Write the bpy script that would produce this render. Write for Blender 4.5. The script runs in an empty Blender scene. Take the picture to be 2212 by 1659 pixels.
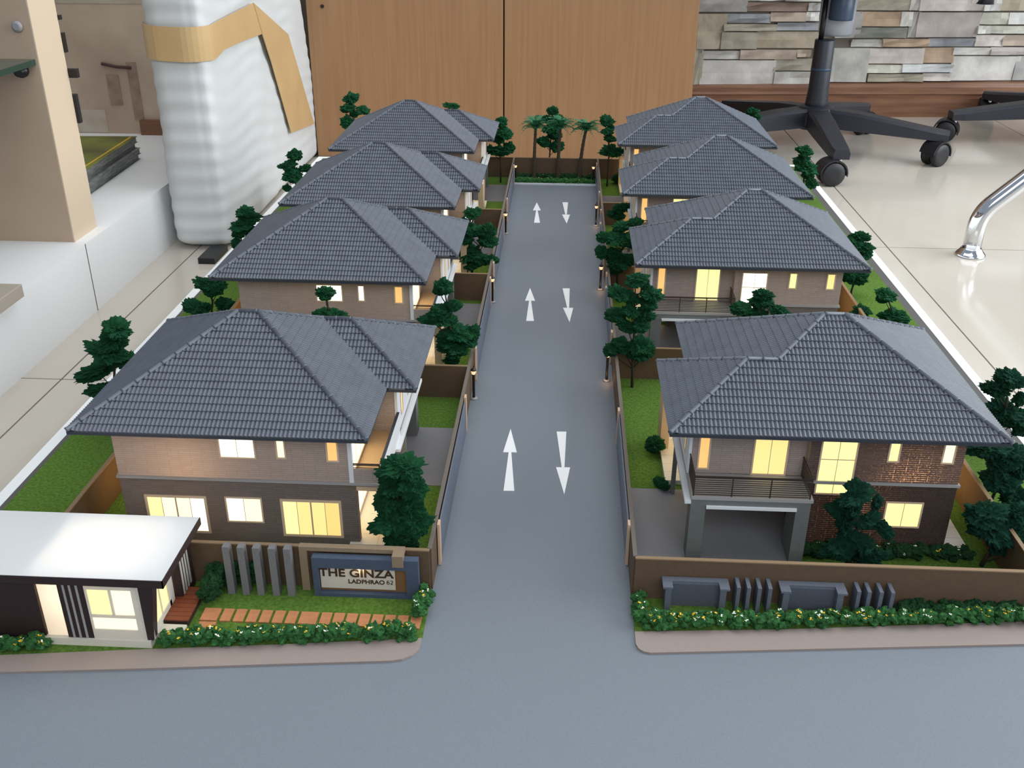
import bpy, bmesh, math, random
from mathutils import Vector, Matrix, noise
random.seed(11)
PI = math.pi
SC = bpy.context.scene
COL = SC.collection

# ------------------------------------------------------------------ camera, world, lights, exposure
cam_d = bpy.data.cameras.new('camera'); cam = bpy.data.objects.new('camera', cam_d); COL.objects.link(cam)
PITCH, YAW, ROLL = 0.46224, -0.05187, 0.00496
_f = Vector((math.sin(YAW)*math.cos(PITCH), math.cos(YAW)*math.cos(PITCH), -math.sin(PITCH)))
_r = Vector((math.cos(YAW), -math.sin(YAW), 0)); _u = _r.cross(_f)
_r2 = _r*math.cos(ROLL)+_u*math.sin(ROLL); _u2 = _u*math.cos(ROLL)-_r*math.sin(ROLL)
cam.matrix_world = Matrix(((_r2.x, _u2.x, -_f.x, 0), (_r2.y, _u2.y, -_f.y, 0), (_r2.z, _u2.z, -_f.z, 0.45), (0, 0, 0, 1)))
cam_d.sensor_width = 36; cam_d.lens = 36*2147.4/2212; cam_d.clip_start = .01; cam_d.clip_end = 50
SC.camera = cam
SC.view_settings.view_transform = 'Standard'; SC.view_settings.look = 'None'
SC.view_settings.gamma = 1; SC.view_settings.use_curve_mapping = False
SC.view_settings.exposure = 0.0

wd = bpy.data.worlds.new('world'); SC.world = wd; wd.use_nodes = True
wd.node_tree.nodes['Background'].inputs[0].default_value = (.74, .86, 1, 1)
wd.node_tree.nodes['Background'].inputs[1].default_value = .42

def lamp(name, kind, loc, power, col=(1, 1, 1), size=.1, size_y=None, target=None, radius=None):
    d = bpy.data.lights.new(name, kind); d.energy = power; d.color = col
    o = bpy.data.objects.new(name, d); COL.objects.link(o); o.location = loc
    if kind == 'AREA':
        d.shape = 'RECTANGLE'; d.size = size; d.size_y = size_y or size
        o.rotation_euler = (Vector(target)-Vector(loc)).to_track_quat('-Z', 'Y').to_euler()
    elif radius is not None: d.shadow_soft_size = radius
    return o

# daylight: the room's big window on the right-hand side, the bright ceiling above, plus an added fill lamp behind the camera
lamp('window_light_right', 'AREA', (2.5, 1.3, 1.05), 96, (.93, .97, 1), 2.8, 1.7, (.3, 1.2, 0))
lamp('ceiling_bounce', 'AREA', (.3, 1.5, 2.6), 46, (1, .98, .95), 3.0, 2.6, (.1, 1.3, 0))
lamp('front_fill', 'AREA', (.3, -1.6, 1.7), 30, (.93, .97, 1), 2.0, 1.2, (0, .9, 0))  # added fill for the faces toward the camera, no window there

# ------------------------------------------------------------------ materials
def lin(c):
    return tuple((v/255/12.92 if v/255 <= .04045 else ((v/255+.055)/1.055)**2.4) for v in c)
MATS = {}
def mat(name, rgb, rough=.7, metal=0, var=0, vscale=60, rgb2=None, bump=0, bscale=300, emit=0, spec=.5, trans=0, stretch=None):
    m = bpy.data.materials.new(name); MATS[name] = m; m.use_nodes = True
    nt = m.node_tree; N = nt.nodes; L = nt.links; b = N['Principled BSDF']
    c = lin(rgb)
    b.inputs['Base Color'].default_value = (*c, 1); b.inputs['Roughness'].default_value = rough
    b.inputs['Metallic'].default_value = metal; b.inputs['Specular IOR Level'].default_value = spec
    if emit:
        b.inputs['Emission Color'].default_value = (*c, 1); b.inputs['Emission Strength'].default_value = emit
    if var or bump:
        tc = N.new('ShaderNodeTexCoord'); src = tc.outputs['Object']
        if stretch:
            mp = N.new('ShaderNodeMapping'); mp.inputs['Scale'].default_value = stretch
            L.new(src, mp.inputs['Vector']); src = mp.outputs['Vector']
    if var:
        n = N.new('ShaderNodeTexNoise'); n.inputs['Scale'].default_value = vscale; n.inputs['Detail'].default_value = 6
        L.new(src, n.inputs['Vector'])
        mx = N.new('ShaderNodeMix'); mx.data_type = 'RGBA'
        c2 = lin(rgb2) if rgb2 else tuple(v*(1-var) for v in c)
        mx.inputs['A'].default_value = (*c, 1); mx.inputs['B'].default_value = (*c2, 1)
        rp = N.new('ShaderNodeMapRange'); rp.inputs['From Min'].default_value = .3; rp.inputs['From Max'].default_value = .7
        L.new(n.outputs['Fac'], rp.inputs['Value']); L.new(rp.outputs['Result'], mx.inputs['Factor'])
        L.new(mx.outputs['Result'], b.inputs['Base Color'])
    if bump:
        n2 = N.new('ShaderNodeTexNoise'); n2.inputs['Scale'].default_value = bscale; n2.inputs['Detail'].default_value = 4
        L.new(src, n2.inputs['Vector'])
        bp = N.new('ShaderNodeBump'); bp.inputs['Strength'].default_value = bump; bp.inputs['Distance'].default_value = .002
        L.new(n2.outputs['Fac'], bp.inputs['Height']); L.new(bp.outputs['Normal'], b.inputs['Normal'])
    if trans:
        t = N.new('ShaderNodeBsdfTranslucent'); t.inputs['Color'].default_value = (*c, 1)
        ms = N.new('ShaderNodeMixShader'); ms.inputs['Fac'].default_value = trans
        L.new(b.outputs[0], ms.inputs[1]); L.new(t.outputs[0], ms.inputs[2])
        L.new(ms.outputs[0], N['Material Output'].inputs['Surface'])
    return m

def brick_mat(name, c1, c2, cm, w=.0084, h=.0018, tb=.05, tm=.5, var=.35):
    """fine brick facing; brick and joint let a little of the lamp inside the model through"""
    m = bpy.data.materials.new(name); MATS[name] = m; m.use_nodes = True
    nt = m.node_tree; N = nt.nodes; L = nt.links; b = N['Principled BSDF']; b.inputs['Roughness'].default_value = .8
    tc = N.new('ShaderNodeTexCoord'); sp = N.new('ShaderNodeSeparateXYZ'); L.new(tc.outputs['Object'], sp.inputs[0])
    ad = N.new('ShaderNodeMath'); L.new(sp.outputs['X'], ad.inputs[0]); L.new(sp.outputs['Y'], ad.inputs[1])
    cb = N.new('ShaderNodeCombineXYZ'); L.new(ad.outputs[0], cb.inputs['X']); L.new(sp.outputs['Z'], cb.inputs['Y'])
    br = N.new('ShaderNodeTexBrick'); L.new(cb.outputs[0], br.inputs['Vector'])
    br.offset_frequency = 4; br.offset = .3; br.inputs['Scale'].default_value = 1; br.inputs['Brick Width'].default_value = w; br.inputs['Row Height'].default_value = h
    br.inputs['Mortar Size'].default_value = .00016; br.inputs['Mortar Smooth'].default_value = .2; br.inputs['Bias'].default_value = 0
    br.inputs['Color1'].default_value = (*lin(c1), 1); br.inputs['Color2'].default_value = (*lin(c2), 1); br.inputs['Mortar'].default_value = (*lin(cm), 1)
    L.new(br.outputs['Color'], b.inputs['Base Color'])
    bp = N.new('ShaderNodeBump'); bp.inputs['Strength'].default_value = .5; bp.inputs['Distance'].default_value = .0004; bp.invert = True
    L.new(br.outputs['Fac'], bp.inputs['Height']); L.new(bp.outputs['Normal'], b.inputs['Normal'])
    t = N.new('ShaderNodeBsdfTranslucent'); t.inputs['Color'].default_value = (.8, .7, .6, 1)
    nz = N.new('ShaderNodeTexNoise'); nz.inputs['Scale'].default_value = 700; L.new(tc.outputs['Object'], nz.inputs['Vector'])
    mr = N.new('ShaderNodeMapRange'); mr.inputs['From Min'].default_value = .35; mr.inputs['From Max'].default_value = .65; L.new(nz.outputs['Fac'], mr.inputs['Value'])
    mu = N.new('ShaderNodeMath'); mu.operation = 'MULTIPLY'; L.new(br.outputs['Fac'], mu.inputs[0]); L.new(mr.outputs['Result'], mu.inputs[1])
    mf = N.new('ShaderNodeMapRange'); mf.inputs['To Min'].default_value = tb; mf.inputs['To Max'].default_value = tm; L.new(mu.outputs[0], mf.inputs['Value'])
    ms = N.new('ShaderNodeMixShader'); L.new(mf.outputs['Result'], ms.inputs['Fac'])
    L.new(b.outputs[0], ms.inputs[1]); L.new(t.outputs[0], ms.inputs[2]); L.new(ms.outputs[0], N['Material Output'].inputs['Surface'])
    return m

def emis(name, col, strength):
    m = bpy.data.materials.new(name); MATS[name] = m; m.use_nodes = True
    b = m.node_tree.nodes['Principled BSDF']; b.inputs['Base Color'].default_value = (.3, .25, .15, 1)
    b.inputs['Emission Color'].default_value = (*col, 1); b.inputs['Emission Strength'].default_value = strength
    b.inputs['Roughness'].default_value = .4
    return m

# ------------------------------------------------------------------ geometry helpers
class MB:
    def __init__(s): s.v = []; s.f = []; s.m = []; s.sm = []
    def add(s, vs, fs, mi=0, smooth=False):
        o = len(s.v); s.v += [tuple(v) for v in vs]
        for f in fs: s.f.append(tuple(i+o for i in f)); s.m.append(mi); s.sm.append(smooth)
        return s
    def box(s, x0, x1, y0, y1, z0, z1, mi=0):
        vs = [(x, y, z) for z in (z0, z1) for y in (y0, y1) for x in (x0, x1)]
        return s.add(vs, [(0, 2, 3, 1), (4, 5, 7, 6), (0, 1, 5, 4), (2, 6, 7, 3), (0, 4, 6, 2), (1, 3, 7, 5)], mi)
    def obox(s, c, ux, uy, hx, hy, z0, z1, mi=0):
        ux = Vector(ux).normalized()*hx; uy = Vector(uy).normalized()*hy; c = Vector(c)
        vs = [tuple((c+ux*a+uy*b).to_2d())+(z,) for z in (z0, z1) for b in (-1, 1) for a in (-1, 1)]
        return s.add(vs, [(0, 2, 3, 1), (4, 5, 7, 6), (0, 1, 5, 4), (2, 6, 7, 3), (0, 4, 6, 2), (1, 3, 7, 5)], mi)
    def quad(s, a, b, c, d, mi=0): return s.add([a, b, c, d], [(0, 1, 2, 3)], mi)
    def prism(s, poly, z0, z1, mi=0, caps=True):
        n = len(poly); vs = [(x, y, z0) for x, y in poly]+[(x, y, z1) for x, y in poly]
        fs = [(i, (i+1) % n, n+(i+1) % n, n+i) for i in range(n)]
        if caps: fs += [tuple(range(n-1, -1, -1)), tuple(range(n, 2*n))]
        return s.add(vs, fs, mi)
    def tube(s, pts, r, n=6, mi=0, caps=True):
        pts = [Vector(p) for p in pts]; rs = r if isinstance(r, (list, tuple)) else [r]*len(pts)
        vs = []; up = Vector((.13, .31, .94)); px = None
        for i, p in enumerate(pts):
            d = (pts[min(i+1, len(pts)-1)]-pts[max(i-1, 0)]).normalized()
            px = d.cross(up) if px is None else (px-d*px.dot(d))
            if px.length < 1e-4: px = d.cross(Vector((1, 0, 0)))
            px.normalize(); py = d.cross(px)
            vs += [p+(px*math.cos(2*PI*k/n)+py*math.sin(2*PI*k/n))*rs[i] for k in range(n)]
        fs = [(i*n+k, i*n+(k+1) % n, (i+1)*n+(k+1) % n, (i+1)*n+k) for i in range(len(pts)-1) for k in range(n)]
        s.add(vs, fs, mi, True)
        if caps:
            o = len(s.v)-len(vs); s.f += [tuple(o+k for k in range(n-1, -1, -1)), tuple(o+(len(pts)-1)*n+k for k in range(n))]; s.m += [mi]*2; s.sm += [False]*2
        return s
    def lathe(s, prof, c=(0, 0, 0), n=12, mi=0, smooth=True):
        vs = [(c[0]+r*math.cos(2*PI*k/n), c[1]+r*math.sin(2*PI*k/n), c[2]+z) for r, z in prof for k in range(n)]
        fs = [(i*n+k, i*n+(k+1) % n, (i+1)*n+(k+1) % n, (i+1)*n+k) for i in range(len(prof)-1) for k in range(n)]
        fs2 = [tuple(range(n-1, -1, -1)), tuple((len(prof)-1)*n+k for k in range(n))]
        s.add(vs, fs, mi, smooth); o = len(s.v)-len(vs)
        for f in fs2: s.f.append(tuple(i+o for i in f)); s.m.append(mi); s.sm.append(False)
        return s
    def mesh(s, name, mats):
        me = bpy.data.meshes.new(name); me.from_pydata(s.v, [], s.f)
        for m in (mats if isinstance(mats, (list, tuple)) else [mats]): me.materials.append(MATS[m] if isinstance(m, str) else m)
        me.polygons.foreach_set('material_index', s.m); me.polygons.foreach_set('use_smooth', s.sm); me.update()
        return me
    def build(s, name, mats, parent=None, loc=(0, 0, 0), kind=None):
        return link(name, s.mesh(name, mats), parent, loc, kind)
def link(name, me, parent=None, loc=(0, 0, 0), kind=None, rot=None, scale=None):
    o = bpy.data.objects.new(name, me); COL.objects.link(o); o.location = loc
    if parent: o.parent = parent
    if kind: o['kind'] = kind
    if rot is not None: o.rotation_euler = rot
    if scale is not None: o.scale = scale
    return o
def tag(o, label, cat, group=None):
    o['label'] = label; o['category'] = cat
    if group: o['group'] = group
    return o
def thing(name, label, cat, loc=(0, 0, 0), rz=0, group=None):
    o = bpy.data.objects.new(name, None); COL.objects.link(o); o.location = loc; o.rotation_euler = (0, 0, rz)
    o.empty_display_size = .02
    return tag(o, label, cat, group)
def struct(o): o['kind'] = 'structure'; return o
def bevel(o, w, seg=2):
    md = o.modifiers.new('bevel', 'BEVEL'); md.width = w; md.segments = seg; md.limit_method = 'ANGLE'; return o
ORD = ['first', 'second', 'third', 'fourth', 'fifth', 'sixth', 'seventh', 'eighth', 'ninth', 'tenth', 'eleventh', 'twelfth', 'thirteenth', 'fourteenth', 'fifteenth', 'sixteenth']

# ------------------------------------------------------------------ palette
mat('road_grey', (117, 125, 134), .62, var=.1, vscale=900, bump=.08, bscale=1500)
mat('drive_grey', (126, 126, 130), .6, var=.1, vscale=800)
mat('white_paint', (236, 238, 240), .5)
mat('pavement', (150, 136, 129), .75, var=.1, vscale=900)
mat('kerb_white', (205, 208, 212), .6)
mat('grass', (104, 138, 58), .95, var=1, vscale=420, rgb2=(72, 102, 42), bump=.6, bscale=1800, spec=.1)
mat('rim_white', (240, 244, 244), .45)
mat('rim_dark', (84, 84, 82), .6)
mat('roof_tile', (92, 98, 108), .42, var=.22, vscale=90, spec=.5)
mat('roof_under', (48, 52, 62), .7)
mat('soffit', (60, 52, 52), .8)
mat('trim_grey', (158, 154, 152), .6)
mat('white_wall', (222, 224, 226), .55)
mat('carport_grey', (110, 112, 112), .7, var=.1, vscale=300)
mat('balcony_floor', (196, 164, 128), .6)
mat('frame_beige', (216, 188, 160), .5)
mat('rail_dark', (52, 40, 38), .5)
mat('porch_tile', (226, 220, 208), .4)
mat('porch_tan', (206, 178, 146), .6)
mat('fence_brown', (98, 77, 57), .8, var=.15, vscale=250)
mat('fence_top_lit', (136, 112, 84), .75)
mat('fence_grey', (104, 96, 88), .7)
mat('gate_blue', (104, 112, 128), .4, var=.1, vscale=60)
mat('post_tan', (204, 172, 142), .6)
mat('black_metal', (16, 16, 20), .4)
mat('lamp_base', (150, 148, 150), .5)
mat('trunk', (44, 36, 26), .9)
mat('palm_trunk', (70, 58, 46), .9, var=.3, vscale=500)
mat('frond', (24, 108, 66), .6, var=.4, vscale=200)
mat('foliage', (52, 132, 80), .95, var=1, vscale=150, rgb2=(26, 82, 56), bump=1, bscale=900, spec=.15)
mat('foliage_blue', (46, 112, 84), .95, var=1, vscale=150, rgb2=(24, 70, 56), bump=1, bscale=900, spec=.15)
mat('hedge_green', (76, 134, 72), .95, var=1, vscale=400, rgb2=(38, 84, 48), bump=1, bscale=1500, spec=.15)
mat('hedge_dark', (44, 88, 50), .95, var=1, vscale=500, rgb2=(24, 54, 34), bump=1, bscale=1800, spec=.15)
mat('flower_white', (240, 240, 226), .8)
mat('flower_yellow', (238, 190, 40), .8)
mat('dark_brown', (46, 28, 28), .6, var=.2, vscale=200)
mat('guard_white', (232, 226, 214), .55, trans=.25)
mat('guard_roof', (244, 246, 247), .5, trans=.35)
mat('deck_wood', (128, 64, 38), .55, var=.3, vscale=120, stretch=(20, 1, 1))
mat('stone_grey', (122, 120, 122), .8, var=.15, vscale=600, bump=.3, bscale=1500)
mat('stone_blue', (98, 104, 116), .8, var=.15, vscale=600, bump=.3, bscale=1500)
mat('stone_dark', (84, 88, 98), .8, var=.15, vscale=600)
mat('sign_blue', (70, 83, 104), .55, var=.1, vscale=300)
mat('sign_tan', (142, 122, 98), .75, var=.1, vscale=400)
mat('sign_panel', (206, 196, 184), .5)
mat('sign_brown', (124, 88, 54), .7)
mat('letter_brown', (60, 42, 28), .6)
mat('terracotta', (196, 132, 88), .8, var=.2, vscale=300, bump=.3, bscale=1200)
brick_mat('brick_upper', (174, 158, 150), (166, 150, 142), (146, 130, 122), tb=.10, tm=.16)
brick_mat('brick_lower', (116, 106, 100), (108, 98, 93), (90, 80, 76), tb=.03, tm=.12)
brick_mat('brick_shaded_upper', (100, 84, 78), (92, 76, 71), (62, 48, 43), tb=.004, tm=1.0)  # darker copies of the house brick, with the front's shade in the colour
brick_mat('brick_shaded_lower', (64, 49, 45), (57, 44, 41), (42, 31, 28), tb=.003, tm=.6)
emis('pane_hot', (1, .93, .72), 1.9)
emis('pane_pale', (1, .95, .62), 1.25)
emis('pane_yellow', (1, .93, .38), 1.08)
emis('pane_gold', (1, .78, .27), 1.03)
emis('pane_amber', (1, .68, .20), 1.0)
emis('pane_orange', (1, .56, .16), .92)
emis('pane_lit', (1, .8, .42), 2.2)
emis('pane_side', (1, .62, .22), 3.0)  # unseen side windows, strength raised to warm the rear wall
emis('lantern', (1, .66, .36), 1.1)

# ------------------------------------------------------------------ room: floor of 60 cm tiles
FZ = -.11
mat('tile_pale', (195, 188, 178), .12, var=.06, vscale=5, rgb2=(187, 180, 168), spec=.5)
mat('grout', (92, 86, 80), .8)
fl = MB().box(-1.9, 3.0, -.5, 3.2, FZ-.03, FZ-.0015).build('floor', 'grout'); struct(fl); fl['label'] = 'floor of large pale polished tiles with dark joints'
tm = MB().box(.0012, .5988, .0012, .5988, -.012, 0).mesh('floor_tile', 'tile_pale')
for i in range(7):
    for j in range(6):
        link('floor_tile', tm, fl, (-1.83+.6*i, -.1+.6*j, FZ))

# ------------------------------------------------------------------ the model's base board
XL, XR, YF, YB = -.4595, .4345, .30, 1.832
base = thing('display_board', 'large white-rimmed base board carrying the model street and its houses', 'display board', (0, 0, FZ))
def bpart(name, mb, m, **k): return mb.build(name, m, base, (0, 0, -FZ), **k)
bpart('plinth', MB().box(XL, XR, YF, YB, FZ, -.003), 'rim_white')
for q in ((XL, XL+.0105, YF, YB), (XR-.0105, XR, YF, YB), (XL+.0105, XR-.0105, YB-.012, YB)): bpart('white_rim', MB().box(*q, -.003, 0), 'rim_white')
for q in ((XL+.0105, -.4445), (.4135, XR-.0105)): bpart('dark_edging', MB().box(*q, YF, YB-.012, -.003, -.0002), 'rim_dark')
bpart('road', MB().box(-.4445, .4135, YF, .57, -.003, -.0004).box(-.0867, .0567, .57, 1.664, -.003, -.0004), 'road_grey')
bpart('kerb', MB().box(-.0862, .0562, 1.663, 1.667, -.003, .0022), 'kerb_white')
def slab(name, poly, z0, z1, m): bpart(name, MB().prism(poly, z0, z1), m)
swL = [(-.4445, .4570), (-.3509, .4675), (-.2637, .4759), (-.1759, .4853), (-.1040, .4925), (-.0965, .4945), (-.0905, .4985), (-.0868, .5045), (-.0862, .5145), (-.0862, .5155), (-.1808, .5035), (-.2647, .4941), (-.3588, .4828), (-.4445, .473)]
swR = [(.0563, .5305), (.0563, .5185), (.0578, .5140), (.0610, .5112), (.0655, .5101), (.1559, .5185), (.315, .5333), (.4135, .5425), (.4135, .5665), (.3243, .5568), (.1598, .5389)]
slab('sidewalk', swL, -.003, .0012, 'pavement'); slab('sidewalk', swR, -.003, .0012, 'pavement')
slab('lawn', [(-.4445, .473), (-.3588, .4828), (-.2647, .4941), (-.1808, .5035), (-.0862, .5155), (-.0862, .568), (-.4445, .568)], -.003, .0006, 'grass')
slab('lawn', [(.0563, .5305), (.1598, .5389), (.3243, .5568), (.4135, .5665), (.4135, .568), (.0563, .568)], -.003, .0006, 'grass')
for x0, x1 in ((-.4445, -.0867), (.0567, .4135)):
    slab('lawn', [(x0, .568), (x1, .568), (x1, YB-.012), (x0, YB-.012)], -.003, .0002, 'grass')
slab('lawn', [(-.0862, 1.667), (.0562, 1.667), (.0562, YB-.012), (-.0862, YB-.012)], -.003, .0002, 'grass')
# painted arrows on the road (half of the length head, half tail)
def arrow(tip, tail, hw, bw, xs=None):
    t, b = Vector(tip), Vector(tail); d = (b-t); n = Vector((-d.y, d.x)).normalized(); h = t+d*.405
    P = lambda v: (v.x, v.y)
    mb = MB().prism([P(t), P(h-n*hw), P(h+n*hw)], -.0005, .0001).prism([P(h-n*.0012), P(b-n*bw), P(b+n*bw), P(h+n*.0012)], -.0005, .0001)
    bpart('road_arrow', mb, 'white_paint')
for tip, tail in (((-.0431, .8087), (-.0386, .7023)), ((-.0388, 1.1743), (-.0348, 1.0679)), ((-.0425, 1.5569), (-.0387, 1.4483)),
                  ((.0076, .6994), (.0043, .8060)), ((.0112, 1.0668), (.0066, 1.1757)), ((.0059, 1.4468), (.0031, 1.5601))):
    arrow(tip, tail, .0061, .0045)

# ------------------------------------------------------------------ boundary walls of the plots
WH = .035
def wall_seg(label, x0, x1, y0, y1, extras=None, top='fence_top_lit'):
    t = thing('boundary_wall', label, 'wall', ((x0+x1)/2, (y0+y1)/2, 0), 0, 'brown boundary walls of the model plots')
    cx, cy = (x0+x1)/2, (y0+y1)/2
    MB().box(x0-cx, x1-cx, y0-cy, y1-cy, -.0005, WH-.0009).build('panel', 'fence_brown', t)
    MB().box(x0-cx-.0003, x1-cx+.0003, y0-cy-.0003, y1-cy+.0003, WH-.0009, WH).build('top_edge', top, t)  # same wall, light on its top edge put into a paler colour
    if extras: extras(t, cx, cy)
    return t
def gates(side, ys):
    def f(t, cx, cy):
        xg = -.0842 if side < 0 else .0546
        for a, b in ys:
            MB().box(xg-.0006-cx, xg+.0006-cx, a-cy, b-cy, 0, WH-.0025).build('sliding_gate', 'gate_blue', t)
            for y in (a-.006, b+.006):
                xp = xg-.0012*side*-1
                MB().box(xg-.0009-cx, xg+.0009-cx, y-.0035-cy, y+.0035-cy, 0, WH+.0008).build('gate_post', 'post_tan', t)
    return f
LY = (.697, 1.007, 1.263, 1.547); RY = (.72, 1.072, 1.3366, 1.609)
wall_seg('brown boundary wall behind the lit entrance sign and pillars', -.362, -.0872, .567, .5695)
wall_seg('long brown boundary wall behind the two grey concrete planter seats', .0572, .333, .567, .5695)
wall_seg('brown wall with grey gates along the street edge in front of the left-hand houses', -.0882, -.0858, .5697, 1.708, gates(-1, [(y-.09, y+.10) for y in LY]), 'fence_grey')
wall_seg('brown wall with grey gates along the street edge in front of the right-hand houses', .0558, .0582, .5697, 1.708, gates(1, [(y-.105, y+.06) for y in RY]), 'fence_grey')
for y, w in ((.869, 'first and second'), (1.128, 'second and third'), (1.397, 'third and last')):
    wall_seg('dark brown cross wall between the %s houses of the left row' % w, -.36, -.0888, y-.001, y+.001)
for y, w in ((.923, 'first and second'), (1.165, 'second and third'), (1.443, 'third and last')):
    wall_seg('dark brown cross wall between the %s houses of the right row' % w, .0588, .330, y-.001, y+.001)
wall_seg('dark brown wall closing the far end of the street behind the palms', -.362, .333, 1.7085, 1.711)
wall_seg('brown rear wall behind the left row along the outer grass strip', -.3625, -.3598, .57, 1.708)
wall_seg('brown rear wall behind the right row along the outer grass strip', .3305, .333, .57, 1.708)

# ------------------------------------------------------------------ houses
# one house type: local x to the right, y away from the viewer; the left row is turned by 180 degrees
ZE, SL = .1046, .53
KS = math.sqrt(1+SL*SL)
TW, TL = .0031, .1/17            # tile width, tile course (horizontal run)
# roof faces: (origin, direction along eave, inward direction, convex polygons in (u, d))
FACES = [
    ('front', (-.1305, -.1), (1, 0), (0, 1), [[(0, 0), (.06, .06), (.083, .06), (.023, 0)], [(.023, 0), (.083, .06), (.123, .1), (.138, .1), (.238, 0)]]),
    ('right', (.1075, -.1), (0, 1), (-1, 0), [[(0, 0), (.2, 0), (.1, .1)]]),
    ('back', (.1075, .1), (-1, 0), (0, -1), [[(0, 0), (.215, 0), (.115, .1), (.1, .1)]]),
    ('left', (-.1075, .1), (0, -1), (1, 0), [[(0, 0), (.08, 0), (.14, .06), (.1, .1)]]),
    ('low_left', (-.1305, .02), (0, -1), (1, 0), [[(0, 0), (.12, 0), (.06, .06)]]),
    ('low_back', (-.1075, .02), (-1, 0), (0, -1), [[(0, 0), (.023, 0), (-.037, .06), (-.06, .06)]]),
]
def area2(p): return sum(p[i][0]*p[(i+1) % len(p)][1]-p[(i+1) % len(p)][0]*p[i][1] for i in range(len(p)))
def clip(poly, cl):
    """clip a list of (u, d, n) by a convex polygon in (u, d)"""
    if area2(cl) < 0: cl = cl[::-1]
    out = poly
    for i in range(len(cl)):
        a, b = cl[i], cl[(i+1) % len(cl)]
        side = lambda p: (b[0]-a[0])*(p[1]-a[1])-(b[1]-a[1])*(p[0]-a[0])
        inp, out = out, []
        for j in range(len(inp)):
            p, q = inp[j-1], inp[j]; sp, sq = side(p), side(q)
            if (sp >= 0) != (sq >= 0):
                t = sp/(sp-sq); out.append(tuple(p[k]+(q[k]-p[k])*t for k in range(3)))
            if sq >= 0: out.append(q)
        if len(out) < 3: return []
    return out
PROF = [(0, .0001), (.2, .0008), (.45, .00125), (.7, .0009), (1, .0001)]
def tile_quads():
    """(u, d, n) quads of one tile: barrel top and front lip"""
    q = []
    for (a, na), (b, nb) in zip(PROF[:-1], PROF[1:]):
        q.append(('t', [(a*TW, -.0002, na+.0007), (b*TW, -.0002, nb+.0007), (b*TW, TL, nb), (a*TW, TL, na)]))
        q.append(('l', [(a*TW, -.0002, -.0002), (b*TW, -.0002, -.0002), (b*TW, -.0002, nb+.0007), (a*TW, -.0002, na+.0007)]))
    return q
TQ = tile_quads()
def face_map(face):
    _, o, U, D, _ = face
    o3 = Vector((o[0], o[1], ZE)); u3 = Vector((U[0], U[1], 0)); d3 = Vector((D[0], D[1], SL)); n3 = u3.cross(d3).normalized()
    if n3.z < 0: n3 = -n3
    return lambda p: o3+u3*p[0]+d3*p[1]+n3*p[2]
def row_tiles(face):
    """yield (u, d, whole?) of all tiles that touch the face"""
    polys = face[4]; dm = max(p[1] for pl in polys for p in pl); us = [p[0] for pl in polys for p in pl]
    def span(d):
        xs = []
        for pl in polys:
            for i in range(len(pl)):
                a, b = pl[i], pl[(i+1) % len(pl)]
                if min(a[1], b[1])-1e-9 <= d <= max(a[1], b[1])+1e-9 and abs(a[1]-b[1]) > 1e-9:
                    xs.append(a[0]+(b[0]-a[0])*(d-a[1])/(b[1]-a[1]))
        return (min(xs), max(xs)) if xs else None
    u0 = min(us)
    for r in range(int(round(dm/TL+.49))):
        d = r*TL; s0 = span(min(d, dm)); s1 = span(min(d+TL, dm))
        if not s0: continue
        lo = min(s0[0], s1[0]); hi = max(s0[1], s1[1])
        for c in range(int((lo-u0)/TW)-1, int((hi-u0)/TW)+2):
            u = u0+c*TW
            if u+TW <= lo or u >= hi: continue
            whole = d+TL <= dm+1e-6 and u >= max(s0[0], s1[0])-1e-6 and u+TW <= min(s0[1], s1[1])+1e-6
            yield u, d, whole
def tiles_mesh(face_names, skip=()):
    mb = MB()
    for f in FACES:
        if f[0] not in face_names: continue
        P = face_map(f)
        for u, d, whole in row_tiles(f):
            if (f[0], round(u, 5), round(d, 5)) in skip: continue
            for kind, q in TQ:
                qq = [(u+a, d+b, n) for a, b, n in q]
                if whole: mb.add([P(p) for p in qq], [(0, 1, 2, 3)], 0, kind == 't')
                elif kind == 't':
                    for pl in f[4]:
                        c = clip(qq, pl)
                        if c: mb.add([P(p) for p in c], [tuple(range(len(c)))], 0, True)
    return mb
ALL_FACES = [f[0] for f in FACES]
EAVE = [(-.1305, -.1), (.1075, -.1), (.1075, .1), (-.1075, .1), (-.1075, .02), (-.1305, .02)]
def roof_base():
    mb = MB()
    mb.prism(EAVE, ZE-.0026, ZE, 0, caps=False)
    mb.add([(x, y, ZE-.0026) for x, y in EAVE], [(5, 4, 3, 2, 1, 0)], 1)
    for f in FACES:
        P = face_map(f)
        for pl in f[4]: mb.add([P((u, d, -.0003)) for u, d in pl], [tuple(range(len(pl)))], 0)
    return mb
zt = lambda d: ZE+SL*d
HIPS = [((.1075, -.1, ZE), (.0075, 0, zt(.1))), ((.1075, .1, ZE), (.0075, 0, zt(.1))), ((-.1075, .1, ZE), (-.0075, 0, zt(.1))),
        ((-.0475, -.04, zt(.06)), (-.0075, 0, zt(.1))), ((-.0075, 0, zt(.1)), (.0075, 0, zt(.1))),
        ((-.1305, -.1, ZE), (-.0705, -.04, zt(.06))), ((-.1305, .02, ZE), (-.0705, -.04, zt(.06))), ((-.0705, -.04, zt(.06)), (-.0475, -.04, zt(.06)))]
def ridge_piece(mb, a, b):
    a, b = Vector(a), Vector(b)
    mb.tube([a, a+(b-a)*.12, a+(b-a)*.14, b], [.00205, .00205, .0018, .0018], 8)
def hip_points(h):
    a, b = Vector(h[0]), Vector(h[1]); up = Vector((0, 0, .0008)); a += up; b += up
    n = max(1, int(round((b-a).length/.0118))); return [(a+(b-a)*i/n, a+(b-a)*(i+1)/n) for i in range(n)]

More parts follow.
